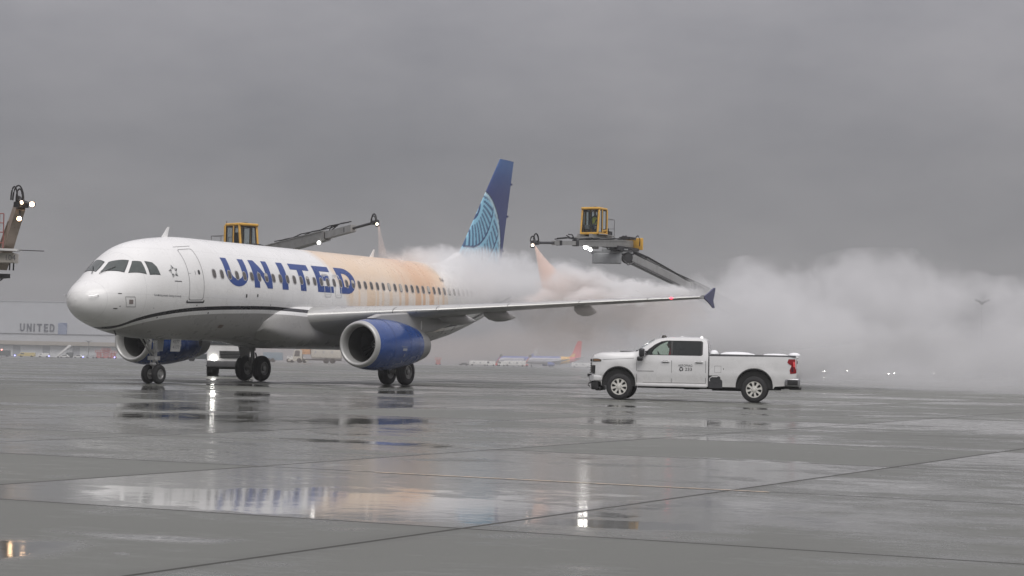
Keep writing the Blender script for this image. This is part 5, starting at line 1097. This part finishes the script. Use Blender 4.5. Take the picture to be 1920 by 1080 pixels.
def lift(label, px, D, h, w, rz=0):
    r = far_thing('scissor_lift', label, 'scissor lift', px, D, rz, 'red lifts beside the airliner nose'); MB().box((0, 0, .55), (w, 1.8, .5)).build('base', FR, r)
    b = MB(); k = 3
    for i in range(k):
        z0 = .8+(h-1.6)*i/k; z1 = .8+(h-1.6)*(i+1)/k
        for s in (-.7, .7): b.bar((-w*.42, s, z0), (w*.42, s, z1), .14, .2); b.bar((w*.42, s, z0), (-w*.42, s, z1), .14, .2)
    b.build('scissor_arms', FR, r); b = MB(); b.box((0, 0, h-.75), (w*1.1, 1.9, .18))
    for z in (h-.2, h+.3): 
        for s in (-.9, .9): b.tube([(-w*.55, s, z), (w*.55, s, z)], .05, 5)
    for x in (-w*.55, -w*.2, w*.2, w*.55):
        for s in (-.9, .9): b.tube([(x, s, h-.7), (x, s, h+.3)], .05, 5)
    b.build('platform', FR, r)
    for x in (-w*.35, w*.35):
        for s in (-1, 1): b = MB(); b.lathe([(-.12, .2), (-.12, .38), (.12, .38), (.12, .2)], (x, s*.85, .38), 'y', 12, True); b.build('wheel', LT, r)
lift('red scissor lift, the lower one nearer the light mast', 186, 970, 3.6, 3.2); lift('tallest red scissor lift left of the airliner engine', 199, 965, 4.6, 3.6); lift('red scissor lift closest to the airliner engine', 212, 975, 3.4, 3.4)
def small_light(label, px, D, h, m_, r_, cat='airfield light', group=None, name='airfield_light'):
    o = far_thing(name, label, cat, px, D, 0, group); MB().tube([(0, 0, 0), (0, 0, h)], r_*.35, 6).build('stem', FD, o); b = MB(); b.ell((0, 0, h), (r_, r_, r_), 10, 6); b.build('lamp', m_, o); return o
BL = emat('blue_lamp', (.25, .25, 1), 5); WL = emat('white_lamp', (1, .96, .88), 45); RL = emat('red_small', (1, .25, .2), 4)
for px, t_ in ((28, 'blue taxiway light left of the tan cart'), (92, 'blue taxiway light left of the boarding stairs'), (156, 'blue taxiway light beside the light mast foot'), (215, 'blue taxiway light under the airliner nose')): small_light(t_, px, 900, .6, BL, .28, group='blue taxiway lights')
small_light('red warning light on a post at the left edge', 3, 945, 3.2, RL, .35, 'warning light', name='warning_light')
for px, D, h, r_, t_ in ((1499, 150, .78, .055, 'white edge light just behind the pickup tailgate'), (1546, 215, .45, .07, 'white edge light nearest the pickup but one'), (1588, 190, .62, .07, 'white edge light in the middle of the row'), (1667, 205, .35, .055, 'white edge light, the left of the close pair'), (1677, 215, .42, .05, 'white edge light, the right of the close pair'), (1752, 240, .4, .05, 'faint white edge light farthest to the right')): small_light(t_, px, D, h, WL, r_, group='white edge lights in the mist')
light_pole('tall floodlight mast rising out of the steam at right', 1840, 400, 14.9, 5, .10, mat('mast_hazed', (.30, .30, .31), .5))  # haze is put into the pole's colour by paling it
vehicle('parked_car', 'dark car half lost in the mist at right', 'car', 1762, 620, 4.4, 1.4, 1.8, FD)
# ---- trucks seen under the belly
r = vehicle('tanker_truck', 'cream tank truck with an orange panel behind the airliner belly', 'truck', 596, 440, 10.5, 3.9, 2.5, FC, kind='truck')
b = MB(); b.rbox((1.9, 0, 2.3), (6.6, 2.5, 2.6), .35); b.build('tank', FC, r); b = MB(); b.rbox((-2.6, 0, 2.8), (2.1, 2.4, 1.9), .1); b.build('orange_panel', FO, r); b = MB(); b.box((.8, 0, .75), (8.8, 1.2, .35)); b.build('chassis', FD, r)
for x in (-.4, 1.4, 3.2): MB().box((x, -1.27, 2.4), (.3, .06, .5)).build('hatch', FGR, r)
r = vehicle('box_truck', 'white cab truck with a blue grey box under the airliner belly', 'truck', 522, 520, 7.4, 2.2, 2.3, FW, rz=PI, kind='truck'); b = MB(); b.box((1.3, 0, 1.5), (4.9, 2.3, 2.0)); b.build('cargo_box', FB, r)
vehicle('pushback_tug', 'low cream tug between the box truck and the tank truck', 'tug', 560, 470, 4.6, 1.2, 2.2, FC, kind='car')
vehicle('parked_car', 'dark low vehicle left of the landing gear beyond the engine', 'car', 378, 300, 4.6, 1.1, 1.9, FD)
# ---- far airliners and trailers
def far_jet(label, px, D, L_, rz, tail_cols, top, belly, fin_h=8.4):
    r = far_thing('parked_airliner', label, 'airliner', px, D, rz, 'colourful airliners parked far away'); b = MB(); R_ = 2.0; pr = [(0, .03), (.012, .3), (.04, .62), (.09, .9), (.15, 1), (.62, 1), (.78, .82), (.92, .42), (1, .10)]
    rings = []
    for t, k in pr: zc = 3.4-(.35 if t < .05 else 0)+(R_*(1-k)*.75 if t > .6 else 0); rings.append([(L_*t, -R_*k*math.cos(2*PI*i/20), zc+R_*k*math.sin(2*PI*i/20)) for i in range(20)])
    b.loft(rings); n_ = 20
    for i in range(len(rings)-1):
        for k in range(n_): b.M[i*n_+k] = 0 if 2 <= k <= 7 else 1
    for i in range(len(rings)-1):
        if pr[i][0] >= .6:
            for k in range(n_): b.M[i*n_+k] = 2 if pr[i][0] < .75 else 3
    b.build('fuselage', [top, belly, *tail_cols], r)
    b = MB(); P = [(L_*.80, 4.9), (L_*.93, 4.9+fin_h), (L_*1.0, 4.9+fin_h), (L_*.985, 4.9)]; b.prism(P, -.15, .15); b.build('tail_fin', tail_cols[1], r)
    b = MB(); b.prism([(L_*.76, 4.8), (L_*.85, 6.9), (L_*.90, 6.9), (L_*.86, 4.8)], -.17, .17); b.build('fin_stripe', tail_cols[0], r)
    for s in (-1, 1):
        b = MB(); b.loft([[(x+dx, s*y, z+dz) for dx, dz in ((0, 0), (c*.4, .25*c/5), (c, 0), (c*.4, -.15*c/5))] for x, y, z, c in ((L_*.36, 1.2, 2.5, 7), (L_*.5, 8, 3.2, 3.6), (L_*.60, 16, 4.2, 1.6))]); b.build('wing', FGR, r)
        b = MB(); b.loft([[(x+dx, s*y, z+dz) for dx, dz in ((0, 0), (c*.4, .2), (c, 0), (c*.4, -.1))] for x, y, z, c in ((L_*.86, .4, 4.6, 3.8), (L_*.95, 6.5, 5.2, 1.6))]); b.build('tailplane', FGR, r)
        b = MB(); b.lathe([(0, .85), (.1, 1.0), (1.5, 1.05), (3.4, .75)], (L_*.36, s*4.8, 1.5), 'x', 18, True); b.build('engine', top, r)
        b = MB(); b.tube([(L_*.47, s*2.8, 0), (L_*.47, s*2.8, 2.4)], .3, 8); b.build('landing_gear', FD, r)
    MB().tube([(L_*.12, 0, 0), (L_*.12, 0, 1.8)], .25, 8).build('landing_gear', FD, r); b = MB()
    for i in range(24): b.box((L_*.13+i*.75, -2.0, 3.9), (.3, .04, .4))
    b.build('cabin_windows', FD, r); return r
SBL = mat('jet_blue', (.045, .085, .30), .4); SYE = mat('jet_yellow', (.75, .42, .05), .4); SRD = mat('jet_red', (.60, .04, .05), .4); SSI = mat('jet_silver', (.46, .47, .52), .4)
far_jet('blue and silver airliner with a red and yellow tail far beyond the apron', 984, 1000, 29, R(14), (SYE, SRD), SBL, SSI)
far_jet('second blue airliner half hidden behind the red tailed one', 932, 1060, 24, R(26), (SBL, FGR), SBL, SSI, 4.5)
def trailer(label, px, D, L_, h, m_):
    r = far_thing('cargo_trailer', label, 'trailer', px, D, 0, 'white trailers before the far airliners'); MB().rbox((0, 0, .5+h/2), (L_, 2.4, h), .08).build('body', m_, r)
    b = MB()
    for x in (-L_*.35, L_*.35):
        for s in (-1, 1): b = MB(); b.lathe([(-.12, .2), (-.12, .42), (.12, .42), (.12, .2)], (x, s*1.1, .42), 'y', 12, True); b.build('wheel', LT, r)
    for x in (-L_*.25, L_*.1): MB().box((x, -1.22, .5+h*.55), (.8, .06, h*.4)).build('door', FGR, r)
trailer('long white trailer farthest left of the far airliners', 898, 950, 8.6, 1.9, FW); trailer('white box trailer right under the nearer far airliner', 966, 945, 10, 2.2, FW); trailer('white trailer behind the pickup bonnet', 1090, 960, 9, 1.9, FW)
vehicle('service_van', 'white van with dark windows left of the box trailer', 'van', 920, 940, 4.6, 2.3, 2, FW, kind='van'); vehicle('service_van', 'white van close beside the box trailer end', 'van', 941, 942, 3.4, 2.3, 2, FW, kind='van')
lift('small red lift standing alone between engine and trailers', 822, 950, 3.2, 2.6); vehicle('parked_car', 'dark car beside the lone red lift', 'car', 870, 945, 4.4, 1.3, 1.8, FD)
def beacon_lift(px, D, h, t_):
    r = far_thing('boom_lift', t_, 'boom lift', px, D, 0); MB().rbox((0, 0, .8), (3.5, 2, 1.0), .1).build('base', FR, r); MB().bar((0, 0, 1.2), (2.4, 0, h-1.2), .4, .4).build('boom', FR, r); MB().rbox((2.6, 0, h-.8), (1.4, 1.2, 1.2), .06).build('basket', FD, r)
    for x in (-1.1, 1.1):
        for s in (-1, 1): b = MB(); b.lathe([(-.12, .2), (-.12, .45), (.12, .45), (.12, .2)], (x, s*.95, .45), 'y', 12, True); b.build('wheel', LT, r)
beacon_lift(930, 1020, 6.2, 'dull red boom lift by the second far airliner'); beacon_lift(984, 985, 6.0, 'red boom lift at the nose of the nearer far airliner')
# ================================================================== steam, spray and air
def steam(name, label, cat, blobs, density, col=(.93, .93, .94), nscale=.5, soft=.42, rough=.9, kind='stuff', step=.5, tint=None, squash=(1, 1, 1), hull=1.12):
    """a body of steam: lumps (centre, radii) joined into one hull; inside it the density is broken up by noise and thins towards the edge"""
    c0 = sum((Vector(b_[0]) for b_ in blobs), Vector())/len(blobs)
    b = MB()
    for c, r in blobs: b.ell(Vector(c)-c0, tuple(q*hull for q in r), 14, 9)
    mt = bpy.data.materials.new(name); mt.use_nodes = True; n = NT(mt); n.t.nodes.clear(); mt.volume_intersection_method if False else None
    out = n.n('ShaderNodeOutputMaterial'); vol = n.n('ShaderNodeVolumePrincipled')
    p = n.pos(); warp = n.v('SUBTRACT', n.noise(p, nscale*.9, 2, .5, 'Color'), (.5, .5, .5)); pw = n.v('ADD', p, n.v('SCALE', warp, scale=1.6*rough/nscale*.5))
    d = None
    for c, r in blobs:
        q = n.v('MULTIPLY_ADD' if False else 'SUBTRACT', pw, tuple(c)); q = n.v('MULTIPLY', q, tuple(1/k for k in r)); l = n.v('LENGTH', q)
        d = l if d is None else n.m('SMOOTH_MIN', d, l, .22)
    f = n.noise(n.v('MULTIPLY', pw, squash), nscale*2.2, 5, .62)
    e = n.m('ADD', n.m('SUBTRACT', 1.0, d), n.m('MULTIPLY', n.m('SUBTRACT', f, .5), rough))
    dens = n.m('MULTIPLY', n.step(e, .0, soft), density)
    n.set(vol.inputs['Density'], dens); n.set(vol.inputs['Color'], (*col, 1)); vol.inputs['Anisotropy'].default_value = .15
    if tint:   # orange fluid mist close to the spray
        k = n.step(n.v('LENGTH', n.v('MULTIPLY', n.v('SUBTRACT', pw, tuple(tint[0])), tuple(1/q for q in tint[1]))), .3, 1.0, 1, 0)
        n.set(vol.inputs['Color'], n.mix(k, col, tint[2]))
    n.t.links.new(vol.outputs[0], out.inputs['Volume'])
    try: mt.cycles.volume_step_rate = step
    except Exception: pass
    o = b.build(name, mt, None); o.location = c0
    rm = o.modifiers.new('join', 'REMESH'); rm.mode = 'VOXEL'; rm.voxel_size = max(.22, min(min(r) for c, r in blobs)/4); rm.use_smooth_shade = True
    tag(o, label, cat, kind=kind); return o
P_ = lambda px, py, D, rx, ry, rz: (tuple(at(px, py, D)), (rx, ry, rz))
# over the rear fuselage and the foot of the fin
steam('steam_cloud', 'white steam rolling over the rear fuselage and fin foot', 'steam', [
    P_(742, 490, 97, 1.3, 1.2, .75), P_(790, 490, 99, 2.0, 1.7, .85), P_(845, 495, 101, 2.4, 2.2, 1.0), P_(900, 500, 102, 2.8, 2.8, 1.15), P_(950, 510, 102, 2.8, 3.0, 1.1), P_(1005, 515, 102, 2.8, 3.0, .95),
    P_(900, 535, 98, 2.2, 2.2, 1.2), P_(960, 545, 97, 2.8, 2.5, 1.1), P_(1010, 545, 99, 2.6, 2.4, 1.0), P_(1060, 530, 103, 2.8, 3, 1.0)], .75, nscale=.66, step=.25, soft=.7, rough=1.8, col=(.965, .965, .97))
# over the wing
steam('steam_cloud', 'white steam boiling up along the top of the wing', 'steam', [
    P_(1010, 558, 89, 1.0, .9, .40), P_(1042, 540, 90, .9, 1.0, .80), P_(1070, 528, 90.5, .9, 1.0, .85), P_(1098, 532, 91, 1.2, 1.2, .85), P_(1132, 542, 92, 1.3, 1.3, .78), P_(1168, 545, 93, 1.3, 1.4, .66), P_(1205, 548, 94, 1.4, 1.5, .62), P_(1240, 552, 95, 1.3, 1.5, .50), P_(1272, 552, 95, 1.0, 1.4, .42), P_(1100, 556, 89, 2.0, .9, .42), P_(1180, 557, 90, 2.2, 1.0, .40)],
    2.6, col=(.995, .992, .99), nscale=1.05, step=.16, rough=2.0, soft=.8, tint=(tuple(at(1050, 552, 90)), (3.4, 3.4, 1.1), (.995, .945, .92)))
# thin drifts under and behind the wing
steam('drip_mist', 'thin brownish mist hanging under the wing', 'mist', [
    P_(1020, 585, 88, 2.0, 2.0, .8), P_(1080, 592, 88, 2.4, 2.2, 1.0), P_(1150, 590, 90, 2.8, 2.5, 1.0), P_(1230, 590, 92, 2.8, 2.5, 1.1), P_(1060, 620, 91, 2.6, 2.2, .9)], .17, col=(.86, .80, .76), nscale=.7, step=.4, rough=1.6)
# the bank that drifts away to the right
steam('steam_bank', 'broad bank of white steam drifting across the apron at right', 'steam', [
    P_(1310, 598, 108, 2.6, 5, 1.3), P_(1375, 572, 108, 2.6, 5, 1.7), P_(1455, 552, 109, 2.8, 5, 2.0), P_(1530, 640, 109, 3.2, 5, 1.1), P_(1590, 580, 110, 3.2, 5, 1.9), P_(1650, 545, 110, 3.0, 5, 2.2), P_(1720, 572, 108, 3.6, 5, 2.1), P_(1795, 640, 107, 3.4, 5, 1.1), P_(1875, 628, 106, 3.6, 5, 1.5), P_(1960, 592, 105, 3, 5, 2.1),
    P_(1290, 640, 110, 5, 5, 1.5), P_(1370, 645, 109, 5, 5, 1.7), P_(1470, 645, 108, 5, 5, 1.8), P_(1540, 645, 103, 4.5, 3, 1.8), P_(1460, 640, 101, 4, 3, 2.2), P_(1385, 600, 102, 3.0, 3, 1.6), P_(1440, 592, 102, 3.0, 3, 1.8), P_(1520, 660, 105, 4, 3, 1.4), P_(1570, 650, 107, 5, 5, 1.8), P_(1670, 642, 107, 5, 5, 1.6), P_(1780, 652, 106, 5, 5, 1.6), P_(1880, 655, 105, 5, 5, 1.7), P_(1980, 655, 104, 5, 5, 1.8),
    P_(1380, 640, 104, 4, 5, 1.7), P_(1440, 636, 105, 4, 6, 1.9), P_(1490, 640, 106, 3.5, 6, 1.6), P_(1440, 650, 112, 4, 5, 1.8)],
    .36, col=(.91, .91, .915), nscale=.31, step=.35, rough=1.5, soft=.62)
steam('ground_mist', 'low thin mist lying over the wet apron at right', 'mist', [
    P_(1250, 680, 150, 14, 12, 1.6), P_(1450, 685, 140, 12, 14, 1.6), P_(1620, 692, 125, 11, 14, 1.7), P_(1780, 700, 110, 11, 13, 1.7), P_(1930, 705, 98, 11, 13, 1.8)], .05, nscale=.2, step=.9, rough=.6, soft=.6)
# pinkish spray mist seen under the belly and beyond the engine
steam('spray_mist', 'thin peach coloured spray mist drifting behind the engines', 'mist', [
    P_(560, 655, 150, 7, 6, 1.5), P_(700, 650, 150, 8, 6, 1.7), P_(850, 655, 150, 8, 6, 1.6), P_(980, 650, 150, 8, 6, 1.7), P_(1080, 645, 150, 7, 6, 1.6)], .03, col=(.95, .83, .76), nscale=.25, step=.9, rough=.6, soft=.6)
# ---- the two jets: cones of orange fluid that widen on the way down
def jet(label, p0, p1, r0, r1, dens, bend=Vector((0, 0, 0)), nm='spray_jet'):
    p0, p1 = Vector(p0), Vector(p1); k = 14; pts = [p0.lerp(p1, i/k)+bend*math.sin(PI*i/k*.5)**2*0+bend*(i/k)**2 for i in range(k+1)]
    b = MB(); n_ = 16; rings = []
    for i, q in enumerate(pts):
        t = i/k; d = (pts[min(i+1, k)]-pts[max(i-1, 0)]).normalized(); a = d.cross(Vector((0, 1, 0))).normalized(); c = a.cross(d); rr = r0+(r1-r0)*t**1.15
        rings.append([q-p0+a*rr*math.cos(2*PI*j/n_)*(1+.12*noise.noise((j*.7, t*6, 1)))+c*rr*math.sin(2*PI*j/n_) for j in range(n_)])
    b.loft(rings)
    mt = bpy.data.materials.new('spray'); mt.use_nodes = True; n = NT(mt); n.t.nodes.clear(); out = n.n('ShaderNodeOutputMaterial'); vol = n.n('ShaderNodeVolumePrincipled')
    p = n.obj(); L_ = (p1-p0).length; t = n.m('DIVIDE', n.v('LENGTH', p), L_)
    f = n.noise(n.v('MULTIPLY', p, (3, 3, .6)), 2.2, 4, .6)
    dn = n.m('MULTIPLY', n.m('DIVIDE', dens, n.m('ADD', n.m('MULTIPLY', t, 2.6), .22)), n.step(f, .30, .62, .35, 1.0)); n.set(vol.inputs['Density'], n.m('MULTIPLY', dn, n.step(t, .80, 1.0, 1.0, .15)))
    vol.inputs['Color'].default_value = (.985, .86, .80, 1); n.t.links.new(vol.outputs[0], out.inputs['Volume'])
    try: mt.cycles.volume_step_rate = .4
    except Exception: pass
    o = b.build(nm, mt, None); o.location = p0; tag(o, label, 'spray jet'); return o
jet('peach coloured fluid jet falling from the boom onto the wing', at(1004, 463, 94), at(1040, 552, 90.5), .05, .75, 4.5, CR*.25)
jet('thin orange fluid jet falling onto the top of the fuselage', at(710, 424, 97.5), at(718, 482, 97), .05, .24, 2.4)
# ---- the damp air over the whole field
hz = MB(); fw2 = Vector((FWD.x, FWD.y, 0)).normalized(); T = Matrix.Translation(Vector((CAM.x, CAM.y, 0))+fw2*560+Vector((0, 0, 15))) @ Matrix.Rotation(math.atan2(fw2.y, fw2.x), 4, 'Z')
hz.X = T; hz.box((0, 0, 0), (1240, 1500, 48))
mt = bpy.data.materials.new('haze'); mt.use_nodes = True; n = NT(mt); n.t.nodes.clear(); out = n.n('ShaderNodeOutputMaterial'); vol = n.n('ShaderNodeVolumePrincipled')
vol.inputs['Density'].default_value = .00032; vol.inputs['Color'].default_value = (.93, .94, .96, 1); n.t.links.new(vol.outputs[0], out.inputs['Volume'])
o = hz.build('haze', mt, None, recalc=True); tag(o, 'grey damp haze over the whole airfield', 'haze', kind='stuff')
